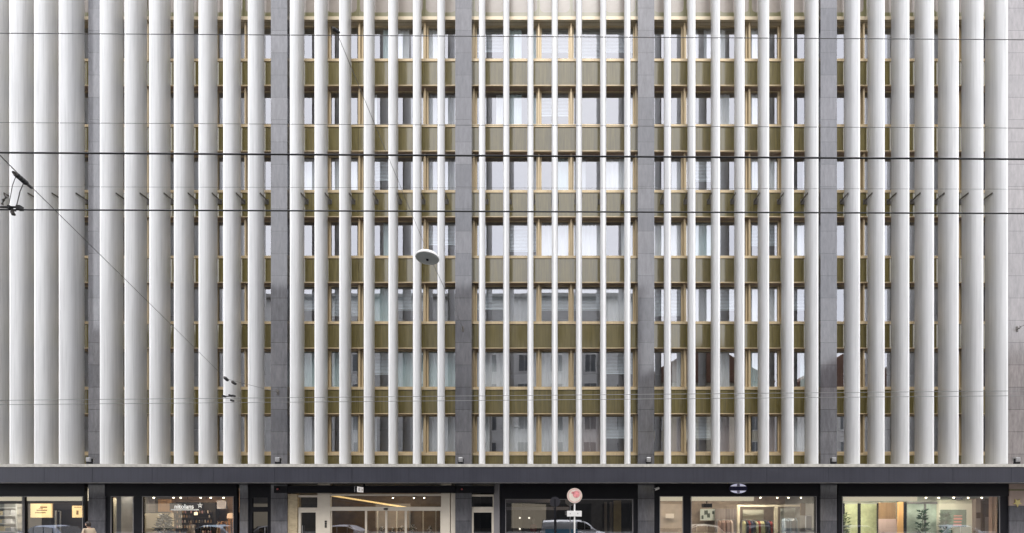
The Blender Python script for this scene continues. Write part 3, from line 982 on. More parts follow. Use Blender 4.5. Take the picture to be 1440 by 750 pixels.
obj('base', MB().lathe((X(325, 25.2), 25.2, GZ0 + 0.012), [(0.16, 0), (0.16, 0.03), (0.03, 0.05)]), M['steel'], lp)
rk = empty('wooden_rack', (X(322, 26.6), 26.6, GZ0))
tag(rk, 'orange wooden rack behind the peach lamp', 'rack')
obj('frame', MB().box(X(312, 26.6), X(334, 26.6), 26.6, 26.9, GZ0 + 0.012, Z(733, 26.6)).box(X(320, 26.6), X(334, 26.6), 26.62, 26.9, Z(733, 26.6), Z(722, 26.6)), pmat('rack_wood', (0.45, 0.22, 0.10), noise=0.2), rk)

# lobby: sloping lit handrail, plants/figures
y0_, y1_ = 26.9, 26.9
lr = MB().tube([(X(466, y0_), y0_, Z(697, y0_)), (X(572, y1_), y1_, Z(714, y1_))], 0.05, 10)
tag(obj('light_bar', lr, mat('gold_light', (1.0, 0.75, 0.36), 0.5, emit=(1.0, 0.66, 0.26), estr=0.75), None, (X(466, y0_), y0_, Z(697, y0_))),
    'sloping golden light bar inside the lobby transom', 'light')
lc = empty('lobby_stair_wall', (X(560, 27.2), 27.2, GZ0))
tag(lc, 'brown stair wall sloping down under the golden light bar', 'stair wall')
obj('balustrade', MB().prism([(X(466, 27.1), Z(702, 27.1)), (X(575, 27.1), Z(719, 27.1)), (X(575, 27.1), GZ0 + 0.012), (X(466, 27.1), GZ0 + 0.012)], 27.1, 27.3), pmat('stair_brown', (0.22, 0.14, 0.07), noise=0.25), lc)
for px in (530, 557, 570, 594, 612):
    tag(obj('lobby_post', MB().box(X(px, 26.5), X(px + 1.6, 26.5), 26.5, 26.6, GZ0 + 0.012, 2.5), M['cream'], None, (X(px, 26.5), 26.5, GZ0)),
        'slim pale post of the lobby\'s inner screen', 'post', 'slim posts of the inner lobby screen')
for px, s in ((537, 0.2), (566, 0.24), (581, 0.28), (605, 0.22), (552, 0.17)):
    cc = (X(px, 25.7), 25.7, 1.25)
    v = empty('flower_vase', (cc[0], cc[1], GZ0))
    tag(v, 'white flowers in a dark vase behind the sliding doors', 'flowers', 'vases of white flowers in the lobby')
    obj('vase', MB().lathe((cc[0], cc[1], GZ0 + 0.012), [(0.1, 0), (0.14, 0.6), (0.09, 0.95), (0.11, 1.0)]), pmat('vase_dark', (0.08, 0.07, 0.06), 0.3), v, smooth=True)
    fb, gb = MB(), MB()
    for k in range(60):
        a, e = rnd.uniform(0, 6.28), rnd.uniform(-0.2, 1.5)
        c = Vector((cc[0] + s * math.cos(a) * math.cos(e) * rnd.random(), cc[1] + s * math.sin(a) * math.cos(e) * 0.7, 1.15 + s * 1.5 * math.sin(e)))
        d = Vector((rnd.uniform(-1, 1), rnd.uniform(-1, 1), rnd.uniform(-1, 1))).normalized() * 0.05
        e2 = d.cross(Vector((0.3, 1, 0.2))).normalized() * 0.04
        (fb if rnd.random() < 0.55 else gb).quad(c - d, c + e2, c + d, c - e2)
    obj('blooms', fb, pmat('flower_white', (0.62, 0.56, 0.5)), v)
    obj('leaves', gb, pmat('flower_leaf', (0.05, 0.06, 0.035)), v)

# dark shop in the middle bay
y = 26.0
tag(wall('grey_curtain', 721, 734, y, 705, ZFL, pmat('taupe_curtain', (0.30, 0.26, 0.2), noise=0.35, nscale=2, stretch=(9, 1, 0.1)), None), 'taupe curtain at the left of the dark shop', 'curtain')
y = 25.4
for k, (a, b, ta, tb) in enumerate(((712, 775, 702.5, 707), (712, 800, 713, 717.5))):
    tag(obj('shelf_board', MB().box(X(a, y), X(b, y), y, y + 0.3, Z(tb, y), Z(ta, y)), pmat('shelf_lilac', (0.36, 0.33, 0.36)), None, (X(a, y), y, Z(tb, y))),
        ('upper pale grey beam across the dark shop window', 'lower pale grey beam across the dark shop window')[k], 'beam')
tag(wall('gold_post', 863, 873.5, 25.6, 704, ZFL, pmat('gold_post', (0.56, 0.42, 0.2), noise=0.2), None), 'golden post at the right of the dark shop', 'post')
for px in (850, 857.5):
    tag(wall('taupe_drape', px, px + 3.6, 25.9, 706, ZFL, pmat('taupe_drape', (0.30, 0.25, 0.21)), None), 'narrow taupe drape left of the golden post', 'drape', 'narrow drapes beside the golden post')
mq = empty('mannequin', (X(750, 25.8), 25.8, GZ0))
tag(mq, 'mannequin in a dark red dress in the dark shop', 'mannequin')
cx, cy = X(750, 25.8), 25.8
obj('dress', MB().lathe((cx, cy, 0.55), [(0.30, 0), (0.2, 0.45), (0.16, 0.6), (0.21, 0.85), (0.2, 1.0), (0.07, 1.06)]), pmat('dark_red_cloth', (0.16, 0.015, 0.02), 0.8), mq, smooth=True)
obj('neck', MB().lathe((cx, cy, 1.6), [(0.06, 0), (0.055, 0.1), (0.09, 0.2), (0.09, 0.3), (0.03, 0.36)]), pmat('mannequin_grey', (0.2, 0.18, 0.17)), mq, smooth=True)
obj('stand', MB().tube([(cx, cy, GZ0 + 0.03), (cx, cy, 0.6)], 0.02).lathe((cx, cy, GZ0 + 0.012), [(0.18, 0), (0.18, 0.02)]), M['steel'], mq)
for px, py in ((731, 728.5), (744, 728.5), (731, 744)):
    o = obj('spot_lamp', MB().lathe((X(px, 25.3), 25.3, Z(py, 25.3)), [(0.01, -0.05), (0.05, -0.03), (0.05, 0.03), (0.01, 0.05)], 12), mat('spot_glow', (1, 0.9, 0.75), 0.5, emit=(1, 0.9, 0.75), estr=1.2), None, (X(px, 25.3), 25.3, Z(py, 25.3)), smooth=True)
    tag(o, 'tiny glowing lamp beside the taupe curtain of the dark shop', 'lamp', 'tiny glowing lamps in the dark shop')

# car showroom
y = 27.2
def picture(pa, pb, ta, tb, y, c1, label, blobs=()):
    t = empty('picture', (X((pa + pb) / 2, y), y, Z(tb, y)))
    tag(t, label, 'picture')
    obj('panel', MB().box(X(pa, y), X(pb, y), y - 0.05, y, Z(tb, y), Z(ta, y)), pmat('picture_ground', c1), t)
    mb = MB()
    for (a, b, c, d) in blobs:
        mb.box(X(a, y), X(b, y), y - 0.056, y - 0.051, Z(d, y), Z(c, y))
    if blobs:
        obj('print', mb, pmat('picture_ink', (0.12, 0.14, 0.12)), t)


picture(936, 947.5, 722.5, 729, y, (0.72, 0.62, 0.54), 'small pale picture on the taupe wall behind the narrow window')
picture(984.5, 1006.5, 716, 732, y, (0.68, 0.72, 0.66), 'white and grey poster on the taupe wall of the showroom', [(990, 995, 718, 724), (994, 998, 722, 728), (986, 989, 725, 730), (1001, 1004, 719, 723)])
tag(obj('projector', MB().box(X(988, 26), X(1000, 26), 25.8, 26.2, Z(714, 26), Z(708.5, 26)).tube([(X(994, 26), 26, Z(708.5, 26)), (X(994, 26), 26, 3.55)], 0.03), M['black'], None, (X(994, 26), 26, Z(714, 26)), bevel=0.02), 'black projector hanging above the white and grey poster', 'projector')
fr = MB()
y = 25.8
fr.box(X(1037, y), X(1125, y), y, y + 0.12, Z(712.8, y), Z(710.2, y)).box(X(1037, y), X(1040.5, y), y, y + 0.12, GZ0 + 0.012, Z(712.8, y)).box(X(1089.5, y), X(1094, y), y, y + 0.12, GZ0 + 0.012, Z(712.8, y))
tag(obj('display_frame', fr, pmat('frame_cream', (0.74, 0.64, 0.48)), None, (X(1037, y), y, GZ0)), 'cream portal frame standing in the showroom', 'frame')
tag(wall('white_screen', 1045, 1074, 26.6, 717, 731, pmat('white_screen', (0.72, 0.68, 0.54)), None), 'pale screen hung behind the cream portal frame', 'screen')
tag(wall('blue_grey_board', 1098, 1126, 26.4, 715, ZFL, pmat('blue_board', (0.62, 0.62, 0.55), noise=0.2), None), 'pale display wall right of the cream portal frame', 'display wall')
tag(wall('orange_banner', 1138.5, 1146, 25.0, 708, 725, pmat('orange_banner', (0.60, 0.24, 0.05)), None), 'orange banner at the right edge of the showroom', 'banner')
tag(wall('brown_board', 1126, 1139, 25.3, 708, 725, pmat('brown_panel', (0.22, 0.14, 0.08)), None), 'brown panel left of the orange banner', 'panel')
tag(wall('white_board', 1133.5, 1146.5, 24.7, 725.5, 745, pmat('white_board', (0.66, 0.68, 0.75)), None), 'white board below the orange banner', 'board')
tag(wall('grey_slat_screen', 1006, 1036, 26.9, 716, ZFL, pmat('grey_slats', (0.34, 0.28, 0.26), noise=0.4, nscale=2, stretch=(8, 1, 0.1)), None), 'taupe slatted screen between poster and portal frame', 'screen')

# clothes rails
def clothes_rail(pa, pb, y, top_py, label, cols, glab):
    xa, xb, zt = X(pa, y), X(pb, y), Z(top_py, y)
    t = tag(empty('clothes_rail', ((xa + xb) / 2, y, GZ0 + 0.012)), label, 'clothes rail')
    obj('frame', MB().tube([(xa, y, GZ0 + 0.02), (xa, y, zt), (xb, y, zt), (xb, y, GZ0 + 0.02)], 0.016, 8), M['steel'], t)
    obj('foot', MB().box(xa - 0.03, xa + 0.03, y - 0.25, y + 0.25, GZ0 + 0.012, GZ0 + 0.04).box(xb - 0.03, xb + 0.03, y - 0.25, y + 0.25, GZ0 + 0.012, GZ0 + 0.04), M['steel'], t)
    n = int((xb - xa - 0.2) / 0.13)
    for k in range(n):
        x = xa + 0.14 + k * 0.13 + rnd.uniform(-0.02, 0.02)
        hw, ln = rnd.uniform(0.17, 0.23), rnd.uniform(0.75, 1.1)
        w = 0.045
        g = MB().loft([[(x - w, y - hw * 1.1, zt - 0.1 - ln), (x + w, y - hw * 1.1, zt - 0.1 - ln), (x + w, y + hw * 1.1, zt - 0.1 - ln), (x - w, y + hw * 1.1, zt - 0.1 - ln)],
                       [(x - w, y - hw, zt - 0.16), (x + w, y - hw, zt - 0.16), (x + w, y + hw, zt - 0.16), (x - w, y + hw, zt - 0.16)],
                       [(x - w * 0.5, y - 0.05, zt - 0.04), (x + w * 0.5, y - 0.05, zt - 0.04), (x + w * 0.5, y + 0.05, zt - 0.04), (x - w * 0.5, y + 0.05, zt - 0.04)]])
        c = cols[rnd.randrange(len(cols))]
        mn = 'cloth_%d_%d_%d' % tuple(int(q * 100) for q in c)
        tag(obj('garment', g, bpy.data.materials.get(mn) or pmat(mn, c, 0.85), None, (x, y, zt), bevel=0.01), glab, 'garment', 'garments on the ' + label.split(' in ')[0][:40])


clothes_rail(1043, 1088, 25.2, 732, 'steel clothes rail of mixed garments in front of the cream portal frame', [(0.03, 0.03, 0.035), (0.5, 0.46, 0.25), (0.35, 0.06, 0.05), (0.62, 0.55, 0.42), (0.06, 0.06, 0.1)], 'garment hanging on the rail in front of the cream portal frame')
clothes_rail(1008, 1034, 25.8, 731, 'steel clothes rail of pinkish garments beside the white and grey poster', [(0.42, 0.27, 0.22), (0.3, 0.2, 0.17), (0.55, 0.42, 0.36)], 'garment hanging on the rail beside the white and grey poster')
clothes_rail(1099, 1124, 25.4, 728, 'steel clothes rail of pale blue garments at the right of the showroom', [(0.42, 0.5, 0.58), (0.3, 0.36, 0.4), (0.65, 0.67, 0.7), (0.06, 0.1, 0.14)], 'garment hanging on the rail at the right of the showroom')
clothes_rail(306, 320, 25.4, 733, 'short steel clothes rail of warm garments beside the peach lamp', [(0.5, 0.25, 0.12), (0.4, 0.12, 0.08), (0.62, 0.45, 0.3)], 'garment hanging on the short rail beside the peach lamp')

# lounge shop on the right
y = 27.0
gw = empty('green_window', (X(1205, y), y, GZ0))
tag(gw, 'yellow green window with dark bars at the back left of the lounge shop', 'window')
obj('pane', MB().box(X(1187, y), X(1233, y), y, y + 0.05, GZ0, Z(709, y)), mat('green_light', (0.55, 0.60, 0.36), 0.5, noise=0.35, nscale=1.6), gw)
obj('frame', MB().box(X(1184, y), X(1187, y), y - 0.06, y - 0.002, GZ0, Z(708, y)).box(X(1206, y), X(1209.5, y), y - 0.06, y - 0.002, GZ0, Z(708, y)).box(X(1233, y), X(1236, y), y - 0.06, y - 0.002, GZ0, Z(708, y)), M['black'], gw)
tag(wall('brown_screen', 1236, 1260, 26.4, 707, 730, pmat('brown_screen', (0.26, 0.16, 0.08), noise=0.2, stretch=(5, 1, 0.3)), None), 'brown screen left of the orange post', 'screen')
tag(wall('pink_counter', 1236, 1262, 26.0, 730, ZFL, pmat('pink_counter', (0.50, 0.38, 0.35)), None), 'pinkish counter below the brown screen', 'counter')
tag(wall('orange_post', 1263, 1270.5, 25.6, 706, ZFL, pmat('orange_post', (0.62, 0.36, 0.14)), None), 'orange wooden post in the lounge shop', 'post')
tag(wall('black_post', 1271, 1275, 25.65, 706, ZFL, M['black'], None), 'black post right beside the orange one', 'post')
gp = empty('glass_partition', (X(1300, 26.8), 26.8, GZ0))
tag(gp, 'pale green partition with grey uprights in the lounge shop', 'partition')
obj('panel', MB().box(X(1276, 26.8), X(1320, 26.8), 26.8, 26.86, GZ0, Z(708, 26.8)), pmat('pale_green', (0.42, 0.50, 0.42), noise=0.35, nscale=1.5), gp)
obj('upright', MB().box(X(1299, 26.8), X(1301.4, 26.8), 26.74, 26.798, GZ0, Z(706, 26.8)).box(X(1276, 26.8), X(1320, 26.8), 26.74, 26.798, Z(709, 26.8), Z(706, 26.8)), M['greyfr'], gp)
y = 26.6
kw = empty('kiosk_window', (X(1341, y), y, GZ0))
tag(kw, 'pale kiosk front with a green dark window and red lines of writing', 'kiosk')
obj('wall', MB().box(X(1321, y), X(1371, y), y + 0.04, y + 0.2, GZ0 + 0.012, Z(703, y)), pmat('kiosk_cream', (0.70, 0.68, 0.54)), kw)
obj('opening', MB().box(X(1323, y), X(1359, y), y, y + 0.037, Z(741, y), Z(717, y)), pmat('kiosk_green', (0.12, 0.19, 0.14), 0.25, noise=0.5, nscale=2), kw)
mb = MB()
for (a, b, c, d) in ((1341, 1353, 725, 726.3), (1341, 1353, 728.5, 731), (1341, 1352, 733, 735), (1340, 1352, 737, 739.5)):
    mb.box(X(a, y), X(b, y), y - 0.012, y - 0.003, Z(d, y), Z(c, y))
obj('lettering', mb, pmat('red_letters', (0.75, 0.25, 0.2)), kw)
y = 26.4
bs = empty('brown_cabinet', (X(1381, y), y, GZ0))
tag(bs, 'brown and beige cabinet left of the peach curtain', 'cabinet')
obj('body', MB().box(X(1372, y), X(1391, y), y, y + 0.4, GZ0 + 0.012, Z(701, y)), pmat('cabinet_beige', (0.40, 0.31, 0.27)), bs)
obj('door', MB().box(X(1379, y), X(1384, y), y - 0.04, y - 0.002, GZ0 + 0.1, Z(704, y)).box(X(1372.5, y), X(1378, y), y - 0.04, y - 0.002, Z(729, y), Z(721, y)).box(X(1385, y), X(1391, y), y - 0.04, y - 0.002, Z(727, y), Z(701.5, y)), pmat('cabinet_brown', (0.13, 0.08, 0.05)), bs)
mb = MB()
curtain_mb(X(1391, 26.3), X(1407, 26.3), GZ0 + 0.012, 3.5, mb, 26.3)
tag(obj('peach_curtain', mb, pmat('peach_cloth', (0.68, 0.45, 0.33), 0.9), None, (X(1391, 26.3), 26.3, GZ0)), 'peach curtain at the right edge of the lounge shop', 'curtain')
tag(wall('black_speaker', 1344, 1354, 25.2, 699.5, 703, M['black'], None), 'black ceiling speaker above the kiosk front', 'speaker')

# ------------------------------------------------------------------ things fixed to the building
# floodlights on the canopy at each pillar
FLX = [126, 391, 648, 912, 1172, 1430]
fl_lab = ['floodlight on the canopy at the far left pillar, turned towards the left', 'floodlight on the canopy at the foot of the second pillar from the left',
          'floodlight on the canopy at the third pillar, left of the middle bay', 'floodlight on the canopy at the fourth pillar, right of the middle bay',
          'floodlight on the canopy at the fifth pillar from the left', 'floodlight on the canopy at the far right stone wall']
for i, px in enumerate(FLX):
    y = 22.75
    x = X(px, y)
    t = tag(empty('floodlight', (x, y, 4.64)), fl_lab[i], 'floodlight', 'floodlights along the canopy')
    s = 1 if i >= 2 else -1
    obj('base', MB().box(x - 0.11, x + 0.09, y - 0.06, y + 0.08, 4.642, 4.66 + 0.10), M['black'], t, bevel=0.01)
    obj('yoke', MB().box(x - 0.14, x - 0.115, y - 0.03, y + 0.03, 4.70, 4.96).box(x + 0.115, x + 0.14, y - 0.03, y + 0.03, 4.70, 4.96).box(x - 0.139, x + 0.139, y - 0.029, y + 0.029, 4.765, 4.79), M['black'], t)
    hd = MB().box(x - 0.105 + s * 0.0, x + 0.105, y - 0.08, y + 0.14, 4.80, 5.02)
    obj('head', hd, M['steel'], t, bevel=0.02)
    obj('lens', MB().box(x - 0.09, x + 0.09, y - 0.095, y - 0.081, 4.86, 5.0), M['steel'], t)

# projecting box sign under the canopy by the entrance
x = X(500, 22.4)
t = tag(empty('projecting_sign', (x, 22.9, 3.2)), 'white lit box sign on a black bracket projecting above the entrance', 'sign')
Y0, Y1 = 22.42, 23.15
obj('box', MB().box(x - 0.06, x + 0.06, Y0, Y1, 3.27, 3.56), M['black'], t, bevel=0.01)
sg = mat('sign_white', (0.85, 0.82, 0.80), 0.4, emit=(0.9, 0.85, 0.82), estr=0.25)
obj('face', MB().box(x + 0.061, x + 0.07, Y0 + 0.02, Y1 - 0.02, 3.28, 3.55).box(x - 0.07, x - 0.061, Y0 + 0.02, Y1 - 0.02, 3.28, 3.55), sg, t)
obj('mark', MB().box(x + 0.071, x + 0.074, Y0 + 0.16, Y0 + 0.24, 3.33, 3.5).box(x + 0.071, x + 0.074, Y1 - 0.2, Y1 - 0.14, 3.36, 3.46), pmat('sign_ink', (0.2, 0.18, 0.18)), t)
obj('bracket', MB().box(x - 0.05, x + 0.05, Y0 - 0.06, Y1 + 0.3, 3.562, 3.60).box(x - 0.03, x + 0.03, Y1 + 0.2, Y1 + 0.29, 3.60, CZ), M['black'], t)
# cream blocks on the beam over the entrance
for pa, pb, lab in ((447.5, 464.5, 'cream block above the left entrance post'), (620, 634.5, 'cream block above the right entrance post')):
    y = 23.24
    tag(obj('lintel_block', MB().box(X(pa, y), X(pb, y), y, y + 0.12, Z(683.3, y), Z(678.6, y)), M['cream'], None, (X(pa, y), y, 3.6)), lab, 'block')
# oval shop sign
x, z, y = X(1038, 23.32), Z(687.2, 23.32), 23.32
t = tag(empty('oval_sign', (x, y, z)), 'oval white sign with a navy band on the black fascia of the showroom', 'sign')
obj('plate', MB().disc((x, y - 0.02, z), 0.47, t=0.03, rz=0.26), pmat('sign_navy', (0.012, 0.012, 0.06), 0.3), t, smooth=True)
cres = MB()
for sgn in (1, -1):
    n = 20
    ou = [(x + 0.46 * math.cos(math.pi * (k / n)) , z + sgn * 0.245 * math.sin(math.pi * k / n)) for k in range(n + 1)]
    up = [p for p in ou if abs(p[1] - z) > 0.085]
    poly = up if sgn > 0 else up[::-1]
    cres.prism(poly, y - 0.032, y - 0.021)
obj('crescent', cres, mat('sign_silver', (0.72, 0.72, 0.86), 0.35, emit=(0.7, 0.7, 0.9), estr=0.25), t)
obj('hub', MB().disc((x, y - 0.036, z + 0.17), 0.085, t=0.003, rz=0.07).disc((x, y - 0.036, z - 0.17), 0.085, t=0.003, rz=0.07), pmat('sign_grey', (0.34, 0.33, 0.46), 0.35), t)
# security camera
x, z, y = X(922.5, 23.25), Z(688, 23.25), 23.25
t = tag(empty('security_camera', (x, y, z)), 'white security camera on a black arm at the left of the showroom fascia', 'camera')
obj('arm', MB().tube([(x + 0.1, y + 0.05, z - 0.02), (x + 0.03, y - 0.12, z + 0.06)], 0.03), M['black'], t, smooth=True)
obj('housing', MB().tube([(x + 0.1, y - 0.16, z + 0.05), (x - 0.11, y - 0.24, z - 0.03)], 0.062, 12), M['white'], t, smooth=True)
obj('lens', MB().tube([(x - 0.112, y - 0.242, z - 0.031), (x - 0.122, y - 0.246, z - 0.035)], 0.05, 12), M['black'], t)
# gold star on the stone at the right
x, z, y = X(1430, YP), Z(707, YP), YP - 0.05
st = []
for k in range(10):
    a = math.pi / 2 + k * math.pi / 5 + math.pi
    r_ = 0.23 if k % 2 == 0 else 0.10
    st.append((x + r_ * math.cos(a), z + r_ * math.sin(a)))
tag(obj('gold_star', MB().prism(st, y, y + 0.04), mat('star_gold', (0.62, 0.52, 0.22), 0.45, metal=0.2), None, (x, y, z)), 'yellow gold star emblem on the wall at the right end', 'emblem')
# little red lamps on the entrance beam
for px, lab in ((390.5, 'tiny red alarm lamp at the left end of the black entrance beam'), (649.5, 'tiny red alarm lamp at the right end of the black entrance beam')):
    o = obj('alarm_lamp', MB().lathe((X(px, 23.17), 23.16, Z(688, 23.17)), [(0.01, -0.05), (0.045, -0.03), (0.045, 0.03), (0.01, 0.05)], 12), pmat('alarm_red', (0.45, 0.12, 0.12), 0.4), None, (X(px, 23.17), 23.16, Z(688, 23.17)), smooth=True)
    tag(o, lab, 'lamp')
# wall anchors for the span wires
for px, py, lab in ((651, 463, 'iron wall anchor on the dark pillar left of the middle bay'), (391, 552, 'iron wall anchor on the second dark pillar from the left'), (1430, 463, 'iron wall anchor on the pinkish stone at the right end')):
    xx, zz = X(px, YP), Z(py, YP)
    mb = MB().box(xx - 0.05, xx + 0.05, YP - 0.02, YP - 0.001, zz - 0.13, zz + 0.13).tube([(xx, YP - 0.01, zz), (xx, YP - 0.14, zz - 0.03), (xx, YP - 0.2, zz + 0.05), (xx, YP - 0.14, zz + 0.1)], 0.018)
    tag(obj('wall_anchor', mb, M['bracket'], None, (xx, YP, zz)), lab, 'wall anchor', 'wall anchors for the span wires')

# ------------------------------------------------------------------ overhead wires
def wire(pa, pb, y, r, m, label, sag=0.0, y2=None, name='overhead_wire', group='wires running along the street'):
    y2 = y2 or y
    pts = []
    n = 24 if sag else 2
    for k in range(n + 1):
        u = k / n
        yy = y + (y2 - y) * u
        a = Vector((X(pa[0], y), y, Z(pa[1], y)))
        b = Vector((X(pb[0], y2), y2, Z(pb[1], y2)))
        p = a.lerp(b, u)
        p.z -= sag * 4 * u * (1 - u)
        pts.append(p)
    return tag(obj(name, MB().tube(pts, r, 6), m, None, tuple(pts[0])), label, 'wire', group)


wire((-300, 213), (1740, 226), 4.2, 0.0072, M['wire'], 'thick dark tram wire crossing at the third storey from the top')
wire((-300, 294), (1740, 301.5), 5.0, 0.0072, M['wire'], 'thick dark tram wire crossing just below the row of fin brackets')
wire((-300, 45), (1740, 58), 6.0, 0.0042, M['thinwire'], 'thin wire crossing the top row of windows')
wire((-300, 171), (1740, 182), 6.4, 0.003, M['thinwire'], 'thin wire crossing the second storey from the top')
wire((-300, 262), (1740, 267), 7.0, 0.0022, M['thinwire'], 'faint wire crossing just above the row of fin brackets')
wire((-300, 566), (1740, 547), 12.0, 0.0065, M['thinwire'], 'upper of two close wires crossing the lowest full olive band')
wire((-300, 572), (1740, 554), 12.3, 0.0065, M['thinwire'], 'lower of two close wires crossing the lowest full olive band')


def span(pts, label, r=0.006):
    P = [(X(px, y), y, Z(py, y)) for px, py, y in pts]
    return tag(obj('span_wire', MB().tube(P, r, 6), M['thinwire'], None, P[0]), label, 'wire', 'span wires crossing the street')


span([(-60, 158, 3.6), (34, 253, 4.6)], 'short steep span wire entering at the left edge above the insulator', 0.005)
span([(34, 253, 4.6), (318, 533, 12.0)], 'long span wire sloping down from the left insulator to the small insulators', 0.004)
span([(318, 533, 12.0), (391, 552, YP - 0.2)], 'span wire from the small insulators to the second dark pillar', 0.007)
span([(472, 42, 6.0), (601, 354, 12.0)], 'span wire sloping from the top row of windows down to the hanging lamp', 0.0045)
span([(601, 354, 12.0), (651, 461, YP - 0.2)], 'span wire from the hanging lamp to the anchor on the pillar', 0.008)
span([(1430, 463, YP - 0.2), (1490, 430, 16.0)], 'short span wire leaving at the right edge', 0.01)


def insulator(px, py, y, px2, py2, y2, s, label):
    a, b = Vector((X(px, y), y, Z(py, y))), Vector((X(px2, y2), y2, Z(py2, y2)))
    t = tag(empty('insulator', tuple((a + b) / 2)), label, 'insulator', 'insulators on the tram wires')
    pts, rs = [], []
    for k in range(13):
        pts.append(a.lerp(b, k / 12))
        rs.append(s * (1.0 if k % 3 else 0.5))
    obj('body', MB().tube(pts, rs, 10), M['wire'], t, smooth=True)
    obj('clamp', MB().tube([a + (a - b) * 0.15, a], s * 0.6, 8).tube([b, b + (b - a) * 0.15], s * 0.6, 8), M['bracket'], t)
    return t


insulator(22, 245, 4.45, 37, 258, 4.65, 0.025, 'large dark insulator on the sloping wire at the far left')
insulator(38, 259, 4.66, 44, 264, 4.75, 0.015, 'small dark insulator just below the large one at the far left')
insulator(316, 531, 11.95, 320, 535, 12.05, 0.042, 'upper left of two small insulators in front of the sixth fin from the second pillar')
insulator(327, 537.5, 12.3, 331, 540, 12.5, 0.038, 'lower right of two small insulators near the second dark pillar')
insulator(468, 40, 5.95, 476, 45, 6.05, 0.022, 'dark insulator at the top row of windows where the lamp wire starts')
# contact wire hangers
t = tag(empty('wire_hanger', (X(15, 5), 5.0, Z(293, 5.0))), 'bar and clamps carrying the tram wire at the far left edge', 'hanger')
mb = MB()
y = 5.0
mb.tube([(X(-40, y), y, Z(291, y)), (X(30, y), y, Z(291.5, y))], 0.010, 8)
mb.box(X(25, y), X(30.5, y), y - 0.02, y + 0.02, Z(295.5, y), Z(290, y))
mb.box(X(13, y), X(16, y), y - 0.02, y + 0.02, Z(295, y), Z(290, y))
obj('bar', mb, M['wire'], t)
mb = MB().tube([(X(17, y), y, Z(298, y)), (X(19, y), y, Z(302, y))], 0.018, 8).tube([(X(17, y), y, Z(296.5, y)), (X(22, y), y, Z(296.5, y))], 0.008, 6)
mb.tube([(X(3, y), y, Z(288, y)), (X(5, y), y, Z(281, y)), (X(9, y), y, Z(278, y)), (X(7, y), y, Z(274, y))], 0.012, 8)
obj('clamp', mb, M['bracket'], t)
mb = MB().tube([(X(33, 4.7), 4.7, Z(258, 4.7)), (X(28, 4.85), 4.85, Z(270, 4.85)), (X(23, y), y, Z(291, y))], 0.004, 6)
mb.tube([(X(22, 4.5), 4.5, Z(249, 4.5)), (X(17.5, 4.7), 4.7, Z(261, 4.7)), (X(12, y), y, Z(291, y))], 0.003, 6)
obj('strap', mb, M['bracket'], t)
t = tag(empty('wire_hanger', (X(328, 12.1), 12.1, Z(559, 12.1))), 'small clamps on the two close wires near the second pillar', 'hanger')
y = 12.1
mb = MB()
for px, py, s in ((315, 557.5, 1.4), (324, 556.5, 1.0), (328.5, 557, 1.1), (326.5, 563.5, 1.2)):
    mb.box(X(px - s, y), X(px + s, y), y - 0.05, y + 0.05, Z(py + 1.2, y), Z(py - 1.2, y))
obj('clamp', mb, M['wire'], t)
obj('bar', MB().tube([(X(314, y), y, Z(557.5, y)), (X(330, y), y, Z(557.3, y))], 0.015, 6), M['wire'], t)

# hanging street lamp
lx, ly, lz = X(601, 12), 12.0, Z(363, 12)
t = tag(empty('street_lamp', (lx, ly, lz)), 'round white street lamp hanging from a wire, seen from below', 'street lamp')
obj('housing', MB().lathe((lx, ly, lz), [(0.305, -0.012), (0.31, 0.0), (0.305, 0.03), (0.25, 0.09), (0.15, 0.13), (0.06, 0.15), (0.01, 0.155)], 40), M['white'], t, smooth=True)
obj('diffuser', MB().lathe((lx, ly, lz), [(0.298, -0.013), (0.285, -0.03), (0.2, -0.04), (0.01, -0.043)], 40), mat('lamp_glass', (0.46, 0.49, 0.48), 0.25), t, smooth=True)
obj('socket', MB().lathe((lx, ly, lz - 0.07), [(0.03, 0.0), (0.035, 0.03)], 16), M['black'], t)
obj('hanger', MB().tube([(lx, ly, lz + 0.14), (lx, ly, Z(354, 12) + 0.02)], 0.02, 8), M['bracket'], t)

# ------------------------------------------------------------------ street furniture and people
ys = 19.2
sx = X(808, ys)
t = tag(empty('traffic_sign', (sx, ys, 0.12)), 'pale round sign with a pinkish centre and a white plate on a white post', 'road sign')
obj('post', MB().tube([(sx, ys, 0.12), (sx, ys, Z(688, ys))], 0.035, 12), M['white'], t, smooth=True)
dz = Z(697.3, ys)
dm = obj('disc', MB().disc((sx, ys - 0.05, dz), 0.318, t=0.012, n=40), mat('sign_cream', (0.72, 0.64, 0.56), 0.5, noise=0.1, nscale=6), t, smooth=True)
pk = mat('faded_pink', (0.72, 0.28, 0.29), 0.5, noise=0.35, nscale=7)
ring = MB()
n = 40
ri = [[(sx + r_ * math.cos(2 * math.pi * k / n), ys - 0.053, dz + r_ * math.sin(2 * math.pi * k / n)) for k in range(n)] for r_ in (0.295, 0.255)]
ring.loft(ri, caps=False)
obj('rim', ring, mat('faded_rim', (0.64, 0.40, 0.37), 0.5), dm)
obj('symbol', MB().disc((sx + 0.07, ys - 0.056, dz + 0.06), 0.15, t=0.004, n=24).box(sx - 0.13, sx - 0.02, ys - 0.056, ys - 0.052, dz + 0.08, dz + 0.17), pk, dm)
pz0, pz1 = Z(726.6, ys), Z(718.6, ys)
pt = obj('plate', MB().box(sx - 0.32, sx + 0.3, ys - 0.05, ys - 0.036, pz0, pz1), M['white'], t, bevel=0.006)
obj('lettering', MB().box(sx - 0.2, sx - 0.17, ys - 0.053, ys - 0.051, pz0 + 0.1, pz0 + 0.14).box(sx + 0.12, sx + 0.15, ys - 0.053, ys - 0.051, pz0 + 0.1, pz0 + 0.15), M['greyfr'], pt)

